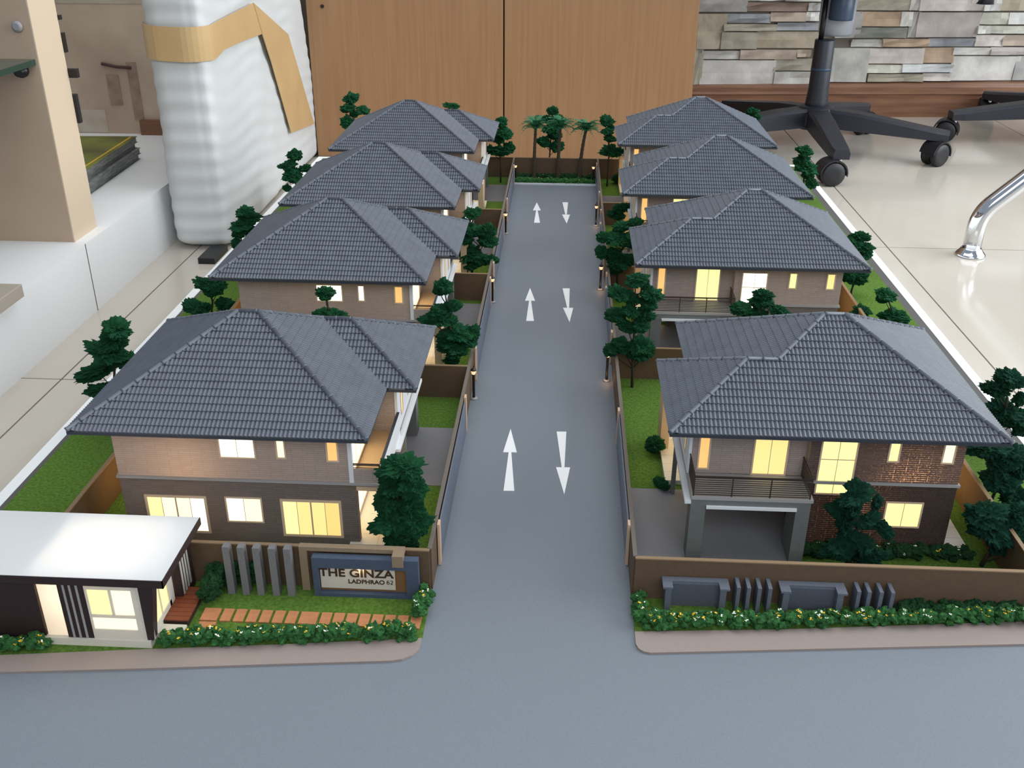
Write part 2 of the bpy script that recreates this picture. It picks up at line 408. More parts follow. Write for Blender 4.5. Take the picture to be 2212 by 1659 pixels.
WINS = {  # wall -> list of (x0, x1, z0, z1, columns, row splits, key)
 'front': [(-.0177, .0093, .0460, .0930, 2, [.0557, .0762], 'tall'), (.0309, .0398, .0753, .0935, 1, [], 'slim_a'), (.0696, .0790, .0753, .0935, 1, [], 'slim_b'), (.0365, .0645, .0187, .0414, 2, [], 'low')],
 'wing': [(-.1049, -.0958, .0597, .0935, 1, [], 'wing_slim'), (-.0645, -.0385, .0562, .0935, 2, [], 'wing_door')],
 'back': [(-.0203, .0072, .0747, .0935, 2, [], 'up'), (-.0427, -.0352, .0757, .0935, 1, [], 'up_slim'), (-.0815, -.0722, .0743, .0935, 1, [], 'up_slim2'),
          (.0220, .0694, .0075, .0407, 4, [], 'big_a'), (-.0203, .0080, .0186, .0412, 2, [], 'mid'), (-.0802, -.0340, .0075, .0407, 4, [], 'big_b')],
 'left_up': [(.022, .076, .0580, .0940, 3, [], 'balcony_glass')],
 'left_low': [(.0005, .0735, .0050, .0490, 3, [], 'porch_glass')],
 'wing_left': [(-.056, -.049, .0640, .0940, 1, [], 'side_slim'), (-.024, -.014, .0640, .0940, 1, [], 'side_slim')],
 'right': [(-.04, -.015, .07, .094, 2, [], 'up_slim2'), (-.03, .045, .006, .042, 4, [], 'right_win')],
}
WALLPOS = {'front': ('y', -.08, -1), 'wing': ('y', -.072, -1), 'back': ('y', .08, 1), 'left_up': ('x', -.0885, -1), 'left_low': ('x', -.0845, -1), 'wing_left': ('x', -.1115, -1), 'right': ('x', .086, 1)}
def wbox(mb, wall, a0, a1, z0, z1, t0, t1):
    ax, p, s = WALLPOS[wall]; lo, hi = sorted((p+s*t0, p+s*t1))
    if ax == 'y': mb.box(a0, a1, lo, hi, z0, z1)
    else: mb.box(lo, hi, a0, a1, z0, z1)
_cache = {}
def cached(key, fn, name, mats):
    if key not in _cache: _cache[key] = fn().mesh(name, mats)
    return _cache[key]
def window_parts(root, wall, spec, pane_mat):
    x0, x1, z0, z1, nc, rows, key = spec; b = .0012 if nc < 4 else .0019; ck = (wall, x0, z0)
    xs = [x0+b+(x1-x0-2*b)*i/nc for i in range(nc+1)]; zs = [z0+b]+rows+[z1-b]
    def frame():
        mb = MB()
        wbox(mb, wall, x0, x1, z0, z0+b, -.0002, .0008); wbox(mb, wall, x0, x1, z1-b, z1, -.0002, .0008)
        wbox(mb, wall, x0, x0+b, z0+b, z1-b, -.0002, .0008); wbox(mb, wall, x1-b, x1, z0+b, z1-b, -.0002, .0008)
        for i, x in enumerate(xs[1:-1]):
            h = .0006 if nc == 4 and i == 1 else .0002
            wbox(mb, wall, x-h, x+h, z0+b, z1-b, -.0002, .0006)
        for k, z in enumerate(rows): h = .0008 if k == 0 else .0003; wbox(mb, wall, x0+b, x1-b, z-h, z+h, -.0002, .00065)
        return mb
    w = link('window', cached(('wf',)+ck, frame, 'window_frame', 'frame_beige'), root)
    for i in range(nc):
        for j in range(len(zs)-1):
            def pane(i=i, j=j):
                mb = MB(); wbox(mb, wall, xs[i]+.0001, xs[i+1]-.0001, zs[j]+.0001, zs[j+1]-.0001, 0, .0003); return mb
            m = pane_mat[(i+j*nc) % len(pane_mat)] if isinstance(pane_mat, list) else pane_mat
            link('pane', cached(('wp', m, i, j)+ck, pane, 'pane', m), w)
UP = [(-.025, -.08), (.086, -.08), (.086, .08), (-.0885, .08), (-.0885, 0), (-.1095, 0), (-.1095, -.072), (-.025, -.072)]
LOW = [(-.025, -.08), (.086, -.08), (.086, .08), (-.0925, .08), (-.0925, .0745), (-.0845, .0745), (-.0845, -.012), (-.025, -.012)]
def upper_walls(mi=0):
    """thin-sheet walls: face 0 (the right part of the front) may take the shade-darkened brick copy"""
    mb = MB(); n = len(UP)
    for i in range(n):
        a, b = UP[i], UP[(i+1) % n]
        mb.quad((a[0], a[1], .0565), (b[0], b[1], .0565), (b[0], b[1], .1035), (a[0], a[1], .1035), 1 if i == 0 else 0)
    return mb
def lower_walls():
    mb = MB(); n = len(LOW)
    for i in range(n):
        a, b = LOW[i], LOW[(i+1) % n]
        mb.quad((a[0], a[1], 0), (b[0], b[1], 0), (b[0], b[1], .0566), (a[0], a[1], .0566))
    mb.add([(x, y, .0566) for x, y in LOW], [tuple(range(n))])
    return mb
def railing(root, post_pts, runs, name='balcony_railing', z0=.0565, z1=.0728, nb=9):
    e = link(name, cached(('railtop', name), lambda: _railtop(runs, z1), 'top_rail', 'rail_dark'), root)
    for i, (x, y) in enumerate(post_pts):
        link('railing_post', cached(('post', name, i), lambda: MB().box(x-.0004, x+.0004, y-.0004, y+.0004, z0-.0005, z1), 'railing_post', 'rail_dark'), e)
    for k in range(nb):
        z = z0+(z1-z0)*(k+.6)/(nb+.3)
        link('railing_bar', cached(('bar', name, k), lambda: _railbar(runs, z), 'railing_bar', 'rail_dark'), e)
def _railtop(runs, z):
    mb = MB()
    for (x0, y0, x1, y1) in runs: mb.box(min(x0, x1)-.0004, max(x0, x1)+.0004, min(y0, y1)-.0004, max(y0, y1)+.0004, z-.0006, z+.0003)
    return mb
def _railbar(runs, z):
    mb = MB()
    for (x0, y0, x1, y1) in runs: mb.box(min(x0, x1)-.0002, max(x0, x1)+.0002, min(y0, y1)-.0002, max(y0, y1)+.0002, z-.00025, z+.00025)
    return mb
def part(root, name, key, fn, m): return link(name, cached(key, fn, name, m), root)

def house(label, cx, cy, rz, panes, near=None, dark=False, lamps=()):  # dark: use the brick copies with shade in their colour
    root = thing('model_house', label, 'house', (cx, cy, .0002), rz, 'two-storey model houses with grey tiled hip roofs')
    part(root, 'lower_walls', ('low', dark), lower_walls, 'brick_shaded_lower' if dark else 'brick_lower')
    part(root, 'upper_walls', ('up', dark), upper_walls, ['brick_upper', 'brick_shaded_upper' if dark else 'brick_upper'])
    part(root, 'upper_floor', ('ufl',), lambda: MB().box(-.0255, .0855, -.0795, .0795, .0558, .0566).box(-.0880, -.0255, .0005, .0795, .0558, .0566), 'soffit')
    part(root, 'string_course', ('str',), lambda: MB().box(-.0245, .0875, -.0815, -.08, .0558, .0578).box(.086, .0875, -.08, .08, .0558, .0578).box(-.113, .0875, .08, .0815, .0552, .0572), 'trim_grey')
    # balcony over the carport and the terrace along the street side
    part(root, 'balcony_slab', ('slab',), lambda: MB().box(-.1117, -.0242, -.1055, -.0722, .0536, .0562).box(-.1117, -.0852, -.0722, 0, .0536, .0558), 'trim_grey')
    part(root, 'terrace_floor', ('terr',), lambda: MB().box(-.1115, -.0888, .0002, .0785, .0536, .0566), 'balcony_floor')
    part(root, 'terrace_parapet', ('para',), lambda: MB().box(-.1128, -.1112, 0, .0795, .0520, .0735), 'white_wall')
    part(root, 'parapet_cap', ('pcap',), lambda: MB().box(-.1131, -.1109, 0, .0797, .0735, .0741), 'roof_under')
    part(root, 'end_parapet', ('epara',), lambda: MB().box(-.1112, -.0886, .0785, .08, .0552, .0685), 'brick_upper')
    part(root, 'ledge', ('ledge',), lambda: MB().box(-.1162, -.1117, -.1055, .022, .0500, .0524), 'white_wall')
    part(root, 'street_facade', ('facade',), lambda: MB().box(-.1118, -.1096, -.0725, .0002, .0560, .1030), 'white_wall')
    part(root, 'corner_post', ('cpost',), lambda: MB().box(-.0912, -.0880, .0770, .0806, .0566, .1020), 'white_wall')
    # carport
    part(root, 'column', ('colA',), lambda: MB().box(-.1117, -.1008, -.1050, -.0915, 0, .0537), 'carport_grey')
    part(root, 'column', ('colB',), lambda: MB().box(-.0357, -.0255, -.1050, -.0800, 0, .0537), 'carport_grey')
    part(root, 'column', ('colC',), lambda: MB().box(-.1148, -.1116, -.0155, -.0110, 0, .0500), 'carport_grey')
    part(root, 'carport_beam', ('beam',), lambda: MB().box(-.1008, -.0357, -.1050, -.0980, .0488, .0537).box(-.1117, -.1060, -.0915, -.0130, .0488, .0537), 'carport_grey')
    part(root, 'lintel_strip', ('lintel',), lambda: MB().box(-.1005, -.0355, -.1066, -.1050, .0466, .0489), 'white_wall')
    part(root, 'carport_floor', ('cfl',), lambda: MB().box(-.1520, -.0252, -.108, -.0085, 0, .0006), 'drive_grey')
    # porch and side terrace
    part(root, 'porch_floor', ('porch',), lambda: porch(), ['porch_tile', 'trim_grey'])
    part(root, 'porch_wall', ('pwall',), lambda: MB().box(-.1187, -.1112, .0530, .0790, 0, .0520), 'porch_tan')
    part(root, 'porch_ceiling', ('pceil',), lambda: MB().box(-.1117, -.0848, .0002, .0800, .0500, .0536), 'porch_tan')
    part(root, 'side_terrace', ('sterr',), lambda: patio(), ['porch_tile', 'trim_grey'])
    for wall, specs in WINS.items():
        for sp in specs: window_parts(root, wall, sp, panes.get(sp[6], 'pane_gold'))
    railing(root, [(-.1104, -.1042), (-.083, -.1042), (-.0555, -.1042), (-.0268, -.1042)], [(-.1104, -.1042, -.0268, -.1042), (-.1104, -.1042, -.1104, -.0722), (-.0268, -.1042, -.0268, -.0722)])
    railing(root, [(-.1105, .0793), (-.0890, .0793)], [(-.1105, .0793, -.0890, .0793)], 'terrace_railing', .0685, .0728, 2)
    rf = part(root, 'roof', ('roofbase',), roof_base, ['roof_under', 'soffit'])
    if near:
        fc = next(f for f in FACES if f[0] == near); P = face_map(fc)
        whole = [(u, d) for u, d, w in row_tiles(fc) if w]; whole.sort(key=lambda t: (t[1], t[0])); whole = whole[:298]
        skip = {(near, round(u, 5), round(d, 5)) for u, d in whole}
        o = link('tile_field', tiles_mesh(ALL_FACES, skip).mesh('tile_field', 'roof_tile'), rf, kind='stuff')
        org = P((0, 0, 0))
        tmb = MB()
        for kind, q in TQ: tmb.add([P(p)-org for p in q], [(0, 1, 2, 3)], 0, kind == 't')
        tme = tmb.mesh('roof_tile', 'roof_tile')
        for u, d in whole: link('roof_tile', tme, rf, P((u, d, 0)))
    else:
        link('tile_field', cached(('tiles',), lambda: tiles_mesh(ALL_FACES), 'tile_field', 'roof_tile'), rf, kind='stuff')
    for i, h in enumerate(HIPS):
        if near:
            for k, (a, b) in enumerate(hip_points(h)):
                def one(): mb = MB(); ridge_piece(mb, a, b); return mb
                link('ridge_tile', cached(('rt', i, k), one, 'ridge_tile', 'roof_tile'), rf)
        else:
            def run():
                mb = MB()
                for a, b in hip_points(h): ridge_piece(mb, a, b)
                return mb
            link('ridge_cap', cached(('rc', i), run, 'ridge_cap', 'roof_tile'), rf)
    for (x, y, z, p) in lamps:
        c, s = math.cos(rz), math.sin(rz)
        lamp('model_bulb', 'POINT', (cx+c*x-s*y, cy+s*x+c*y, z), p, (1, .52, .24) if dark else (1, .62, .34), radius=.004)
    return root
def porch():
    mb = MB().box(-.1182, -.0848, .0002, .0830, 0, .0040)
    for k in range(1, 6): mb.box(-.1183, -.0930, .0830-.0138*k-.0001, .0830-.0138*k+.0001, .0035, .00405, 1)
    mb.box(-.1057, -.1055, .0002, .0830, .0035, .00405, 1)
    return mb
def patio():
    mb = MB().box(.0855, .1035, -.0835, .0200, 0, .0030)
    for k in range(1, 8): mb.box(.0855, .1036, -.0835+.0145*k-.0001, -.0835+.0145*k+.0001, .0025, .00305, 1)
    return mb
P1 = dict(tall='pane_yellow', slim_a='pane_yellow', slim_b='pane_pale', low='pane_yellow', wing_slim='pane_orange', wing_door=['pane_gold'], porch_glass='pane_lit', balcony_glass='pane_lit', side_slim='pane_gold',
          up=['pane_hot', 'pane_hot'], up_slim='pane_pale', up_slim2='pane_orange', big_a=['pane_hot', 'pane_pale', 'pane_pale', 'pane_yellow'], mid=['pane_pale', 'pane_hot'], big_b=['pane_amber', 'pane_gold', 'pane_gold', 'pane_yellow'], right_win='pane_side')
P2 = dict(P1, tall='pane_hot', wing_door='pane_yellow', slim_a='pane_yellow', slim_b='pane_gold', up='pane_hot', up_slim='pane_hot')
P3 = dict(P2, wing_door='pane_yellow', up_slim='pane_gold', up_slim2='pane_gold')
house('nearest house of the left row, behind the flat-roofed guard house', -.2395, LY[0], PI, P1, near='back', lamps=[(.035, .045, .066, .16), (.03, .03, .03, .06)])
house('second house of the left row, its top window behind a small tree', -.2395, LY[1], PI, P2, lamps=[(0, .03, .075, .05)])
house('third house of the left row, roof beside the white foam-wrapped panel', -.238, LY[2], PI, P3)
house('farthest house of the left row, against the wooden cabinet', -.240, LY[3], PI, P3)
house('nearest house of the right row, shaded brick front with glowing joints', .2105, RY[0], 0, P1, near='front', dark=True, lamps=[(.052, -.060, .060, .06), (.02, -.055, .035, .04)])
house('second house of the right row, brightest tall window and beige front', .2065, RY[1], 0, P2, lamps=[(.03, -.03, .075, .03)])
house('third house of the right row, front mostly hidden by the roof before it', .2055, RY[2], 0, P3)
house('farthest house of the right row, in front of the office chair', .2105, RY[3], 0, P3)

# ------------------------------------------------------------------ guard house
gh = thing('guard_house', 'small lit guard house with flat white roof and brown trim', 'guard house', (-.30, .525, 0))
def gp(name, mb, m, parent=None): return mb.build(name, m, parent or gh, (.30, -.525, 0) if parent is None else (0, 0, 0))
GX0, GX1, GY0, GY1 = -.3345, -.2545, .4975, .5535
gp('plinth', MB().box(-.3360, -.2625, .4955, .5560, 0, .0062), 'guard_white')
gp('walls', MB().quad((-.3325, .4985, .006), (-.2600, .4985, .006), (-.2600, .4985, .0525), (-.3325, .4985, .0525)).quad((-.2640, .4985, .006), (-.2640, .5555, .006), (-.2640, .5555, .0525), (-.2640, .4985, .0525))
   .quad((-.3325, .5555, .006), (-.3325, .4985, .006), (-.3325, .4985, .0525), (-.3325, .5555, .0525)).quad((-.2640, .5555, .006), (-.3325, .5555, .006), (-.3325, .5555, .0525), (-.2640, .5555, .0525)), 'guard_white')
gp('side_wall', MB().box(-.3900, -.3335, .4975, .5600, .0005, .0535), 'dark_brown')
gp('corner_column', MB().add([(-.2650, .4970, .0060), (-.2612, .4970, .0060), (-.2612, .5040, .0060), (-.2650, .5040, .0060), (-.2650, .4970, .0535), (-.2545, .4970, .0535), (-.2545, .5040, .0535), (-.2650, .5040, .0535)],
   [(3, 2, 1, 0), (4, 5, 6, 7), (0, 1, 5, 4), (1, 2, 6, 5), (2, 3, 7, 6), (3, 0, 4, 7)]), 'dark_brown')
gp('slat_panel', MB().box(-.3180, -.3010, .4968, .4984, .0058, .0525), 'dark_brown')
for x in (-.3138, -.3096, -.3051): gp('slat', MB().box(x-.0007, x+.0007, .4962, .4969, .0062, .0525), 'trim_grey')
wf = gp('window', MB().box(-.3005, -.2670, .4966, .4984, .0062, .0142).box(-.3005, -.2670, .4966, .4984, .0464, .0525).box(-.3005, -.2990, .4966, .4984, .0142, .0464).box(-.2700, -.2670, .4966, .4984, .0142, .0464).box(-.2670, -.2652, .4972, .4984, .0062, .0525)
   .box(-.2990, -.2700, .4966, .4984, .0238, .0262).box(-.2850, -.2832, .4966, .4984, .0262, .0464), 'guard_white')
for a, b, c, d in ((-.2990, -.2850, .0262, .0464), (-.2832, -.2700, .0262, .0464), (-.2990, -.2700, .0142, .0238)):
    MB().box(a, b, .4974, .4980, c, d).build('pane', 'pane_yellow' if c > .02 and a < -.29 else 'pane_pale', wf)
sw = gp('window', MB().box(-.2640, -.2622, .5045, .5345, .0060, .0105).box(-.2640, -.2622, .5045, .5345, .0440, .0525).box(-.2640, -.2622, .5315, .5400, .0060, .0525).box(-.2640, -.2622, .5185, .5197, .0105, .0440), 'guard_white')
for a, b in ((.5045, .5185), (.5197, .5315)): MB().box(-.2638, -.2630, a, b, .0105, .0440).build('pane', 'pane_yellow', sw)
for k in range(4):
    y = .5425+.0043*k
    gp('louvre', MB().box(-.2640, -.2575, y, y+.0023, .0060, .0545), 'dark_brown'); gp('louvre_strip', MB().box(-.2640, -.2571, y+.0021, y+.0043, .0065, .0540), 'guard_white')
gp('louvre', MB().box(-.2640, -.2560, .5597, .5625, .0020, .0560), 'dark_brown')
gp('roof_slab', MB().box(-.3930, -.2450, .4905, .5610, .0566, .0605), 'guard_roof')
gp('roof_fascia', MB().box(-.3935, -.2445, .4900, .4907, .0545, .0602).box(-.2452, -.2445, .4900, .5615, .0545, .0602).box(-.3935, -.2445, .5608, .5615, .0545, .0602).box(-.3935, -.3335, .4907, .5608, .0545, .0566), 'dark_brown')
dk = gp('deck', MB().box(-.2638, -.2460, .5175, .5540, .0005, .0052), 'dark_brown')
for k in range(8): MB().box(-.2638, -.2455, .5178+.0045*k, .5219+.0045*k, .0052, .0062).build('plank', 'deck_wood', dk)
gp('step', MB().box(-.2640, -.2456, .5060, .5155, 0, .0045), 'guard_white')
lamp('model_bulb', 'POINT', (-.300, .528, .040), .26, (1, .80, .58), radius=.006)

# ------------------------------------------------------------------ entrance sign
sg = thing('entrance_sign', 'lit blue box sign lettered THE GINZA LADPHRAO 62 in a tan bracket', 'sign', (-.131, .5585, 0))
def sp(name, mb, m): return mb.build(name, m, sg, (.131, -.5585, 0))
sp('frame', MB().box(-.1680, -.0935, .5556, .5615, 0, .0034).box(-.1680, -.0935, .5556, .5615, .0252, .0336).box(-.1680, -.1640, .5556, .5615, .0034, .0252).box(-.1022, -.0935, .5556, .5615, .0034, .0252), 'sign_blue')
sp('back_panel', MB().box(-.1640, -.1022, .5600, .5612, .0034, .0252), 'sign_brown')
sp('sign_panel', MB().box(-.1634, -.1105, .5586, .5596, .0060, .0251), 'sign_panel')
sp('bracket', MB().box(-.1780, -.1725, .5616, .5665, .0006, .0350).box(-.1780, -.1035, .5616, .5665, .0350, .0382).box(-.1112, -.1035, .5540, .5616, .0338, .0382).box(-.1112, -.1035, .5540, .5555, .0290, .0338), 'sign_tan')
def letters(txt, xr, z, size, w=1.0):
    cu = bpy.data.curves.new('lettering', 'FONT'); cu.body = txt; cu.size = size; cu.align_x = 'RIGHT'; cu.extrude = .00015; cu.space_character = 1.02; cu.offset = size*.028
    cu.materials.append(MATS['letter_brown'])
    o = bpy.data.objects.new('lettering', cu); COL.objects.link(o); o.parent = sg; o.location = (xr+.131, .5585-.5585, z); o.rotation_euler = (PI/2, 0, 0); o.scale = (w, 1, 1)
    bpy.context.view_layer.update(); me = bpy.data.meshes.new_from_object(o.evaluated_get(bpy.context.evaluated_depsgraph_get()))
    n = link('lettering', me, sg, o.location, None, o.rotation_euler.copy(), o.scale.copy()); bpy.data.objects.remove(o)
    return n
letters('THE GINZA', -.1117, .0164, .0092, 1.08); letters('LADPHRAO', -.1180, .0107, .0049, 1.0)
def digit(pts, x, z, h):
    """a lining figure drawn as a stroke"""
    mb = MB(); w = .075; P = [Vector((a, b)) for a, b in pts]; L = []
    for i, p in enumerate(P):
        d = (P[min(i+1, len(P)-1)]-P[max(i-1, 0)]).normalized(); n = Vector((-d.y, d.x))*w; L += [p+n, p-n]
    vs = [(v.x*h, 0, v.y*h) for v in L]+[(v.x*h, -.00015, v.y*h) for v in L]; m = len(L)
    fs = [(2*i, 2*i+1, 2*i+3, 2*i+2) for i in range(len(P)-1)]+[(m+2*i, m+2*i+2, m+2*i+3, m+2*i+1) for i in range(len(P)-1)]
    for i in range(len(P)-1): fs += [(2*i, 2*i+2, m+2*i+2, m+2*i), (2*i+1, m+2*i+1, m+2*i+3, 2*i+3)]
    mb.add(vs, fs).build('lettering', 'letter_brown', sg, (x+.131, .0001, z))
digit([(.50, .93), (.36, .92), (.22, .80), (.13, .60), (.10, .36)]+[(.33+.24*math.cos(a), .32+.25*math.sin(a)) for a in [PI-.1-2*PI*i/14 for i in range(15)]][::-1], -.1168, .0107, .0036)
digit([(.10, .80)]+[(.30+.23*math.cos(a), .70+.22*math.sin(a)) for a in [2.6-3.3*i/9 for i in range(10)]]+[(.10, .08), (.10, .075), (.56, .075)], -.1142, .0107, .0036)
lamp('sign_lamp', 'POINT', (-.135, .5572, .0246), .0045, (1, .72, .36), radius=.0008)

# ------------------------------------------------------------------ concrete pillars and planter seats
for i, x in enumerate((-.2273, -.2168, -.2061, -.1951, -.1844)):
    o = MB().box(-.0024, .0024, -.0031, .0031, 0, .0410).build('concrete_pillar', 'stone_grey', None, (x, .5571, 0))
    tag(o, 'grey concrete pillar, %s from the guard house side, beside the lit sign' % ORD[i], 'pillar', 'grey pillars beside the entrance sign')
for i, x in enumerate((.1277, .1347, .1420, .1492)):
    o = MB().box(-.0013, .0013, -.0058, .0058, 0, .0220).build('concrete_pillar', 'stone_blue', None, (x, .5608, 0))
    tag(o, 'slim grey concrete fin between the two planter seats, %s from the street' % ORD[i], 'pillar', 'slim fins by the planter seats')
for i, x in enumerate((.2092, .2162, .2243, .2320)):
    o = MB().box(-.0013, .0013, -.0055, .0055, 0, .0220).build('concrete_pillar', 'stone_blue', None, (x, .5610, 0))
    tag(o, 'slim grey concrete fin beyond the second planter seat, %s from the seat' % ORD[i], 'pillar', 'slim fins by the planter seats')
for x0, x1, lb in ((.0760, .1217, 'grey concrete planter seat nearest the street, before the brown wall'), (.1563, .2012, 'grey concrete planter seat between the two sets of slim fins')):
    t = thing('planter_seat', lb, 'planter', ((x0+x1)/2, .56, 0), 0, 'grey concrete planter seats'); h = (x1-x0)/2
    for a in (-h+.002, h-.0062): MB().box(a, a+.0042, -.0050, .0055, .0004, .0195).build('leg', 'stone_blue', t)
    MB().box(-h, -h+.0068, -.0062, .0062, .0195, .0210).box(h-.0068, h, -.0062, .0062, .0195, .0210).box(-h+.0068, h-.0068, .0014, .0062, .0195, .0210).build('top_slab', 'stone_blue', t)
    MB().box(-h+.006, h-.006, .0004, .0030, 0, .0195).build('back_panel', 'stone_dark', t)

# ------------------------------------------------------------------ stepping stones
sx = [(-.2404, -.2288)]+[(-.2267+.0090*i, -.2267+.0090*i+.0070) for i in range(6)]+[(-.1726, -.1604)]+[(-.1583+.00885*i, -.1583+.00885*i+.0072) for i in range(8)]
def stone(x0, x1, y0, y1, lb):
    cx, cy = (x0+x1)/2, (y0+y1)/2
    o = MB().box(x0-cx, x1-cx, y0-cy, y1-cy, 0, .0012).build('stepping_stone', 'terracotta', None, (cx, cy, .0006)); o.rotation_euler[2] = random.uniform(-.03, .03)
    tag(o, lb, 'stepping stone', 'terracotta stepping stones')
for i, (a, b) in enumerate(sx):
    w = 'wide ' if b-a > .009 else ''
    stone(a, b, .5242, .5370, '%sterracotta stepping stone, %s in the row from the guard house step' % (w, ORD[i] if i < 16 else ''))
stone(-.2395, -.2281, .5151, .5227, 'terracotta stepping stone in front of the first stone of the row')
stone(-.2388, -.2284, .5072, .5136, 'terracotta stepping stone half hidden by the front flower hedge')

# ------------------------------------------------------------------ foliage
def blob(sub, amp, f, seed):
    bm = bmesh.new(); bmesh.ops.create_icosphere(bm, subdivisions=sub, radius=1)
    off = Vector((seed*7.3, seed*3.1, seed*1.7))
    for v in bm.verts:
        p = v.co.copy()
        d = noise.noise(p*1.5+off)*.5+noise.noise(p*f+off)*amp+noise.noise(p*f*2.5+off)*amp*.7+noise.noise(p*f*6+off)*amp*.45
        v.co = p*(1+d)
    me = bpy.data.meshes.new('foliage'); bm.to_mesh(me); bm.free(); return me
BLOBS = {}
for k in range(4):
    for m in ('foliage', 'foliage_blue'):
        if m == 'foliage': base_me = blob(5, .36, 4.6, k+1)
        me = base_me if m == 'foliage' else base_me.copy()
        me.materials.clear(); me.materials.append(MATS[m]); BLOBS[(k, m)] = me
SMALL = [blob(2, .45, 3.0, k+20) for k in range(5)]
def tree(key, label, m='foliage', depth=1.0, group='green pruned model trees', cat='tree', name='model_tree'):
    (bx, by), cl = TREES[key]
    t = thing(name, label, cat, (bx, by, 0), 0, group)
    top = max(c[2] for c in cl)
    rng = random.Random(hash(key) % 1000 if False else sum(ord(c) for c in key))
    main = sorted(cl, key=lambda c: c[2]); tc = main[-1]
    mx = sum(c[0] for c in cl)/len(cl); my = sum(c[1] for c in cl)/len(cl)
    pts = [Vector((0, 0, -.001)), Vector(((mx-bx)*.3, (my-by)*.3, top*.25)), Vector(((mx-bx)*.8+rng.uniform(-.002, .002), (my-by)*.8, top*.5)), Vector(((mx-bx)*.8+(tc[0]-mx)*.5, my-by, top*.78)), Vector((tc[0]-bx, tc[1]-by, tc[2]))]
    mb = MB(); r = .0013 if top > .03 else .0006
    mb.tube(pts, [r*1.25, r, r*.9, r*.7, r*.4], 6)
    for c in cl:
        p = Vector((c[0]-bx, c[1]-by, c[2])); z0 = max(.1*top, p.z-.018); s = min(1, z0/top)
        i = min(3, int(s*4)); f = s*4-i; a = pts[i].lerp(pts[i+1], f)
        mb.tube([a, a.lerp(p, .5)+Vector((0, 0, -.0015)), p], [.0006, .0005, .0003], 4)
    mb.build('trunk', 'trunk', t)
    for i, c in enumerate(cl):
        k = rng.randrange(4)
        o = link('foliage', BLOBS[(k, m)], t, (c[0]-bx, c[1]-by, c[2]), None, (rng.uniform(-.25, .25), rng.uniform(-.25, .25), rng.uniform(0, 6.28)))
        o.scale = (c[3]*1.06, c[3]*.95*depth, c[4]*1.0)
    return t
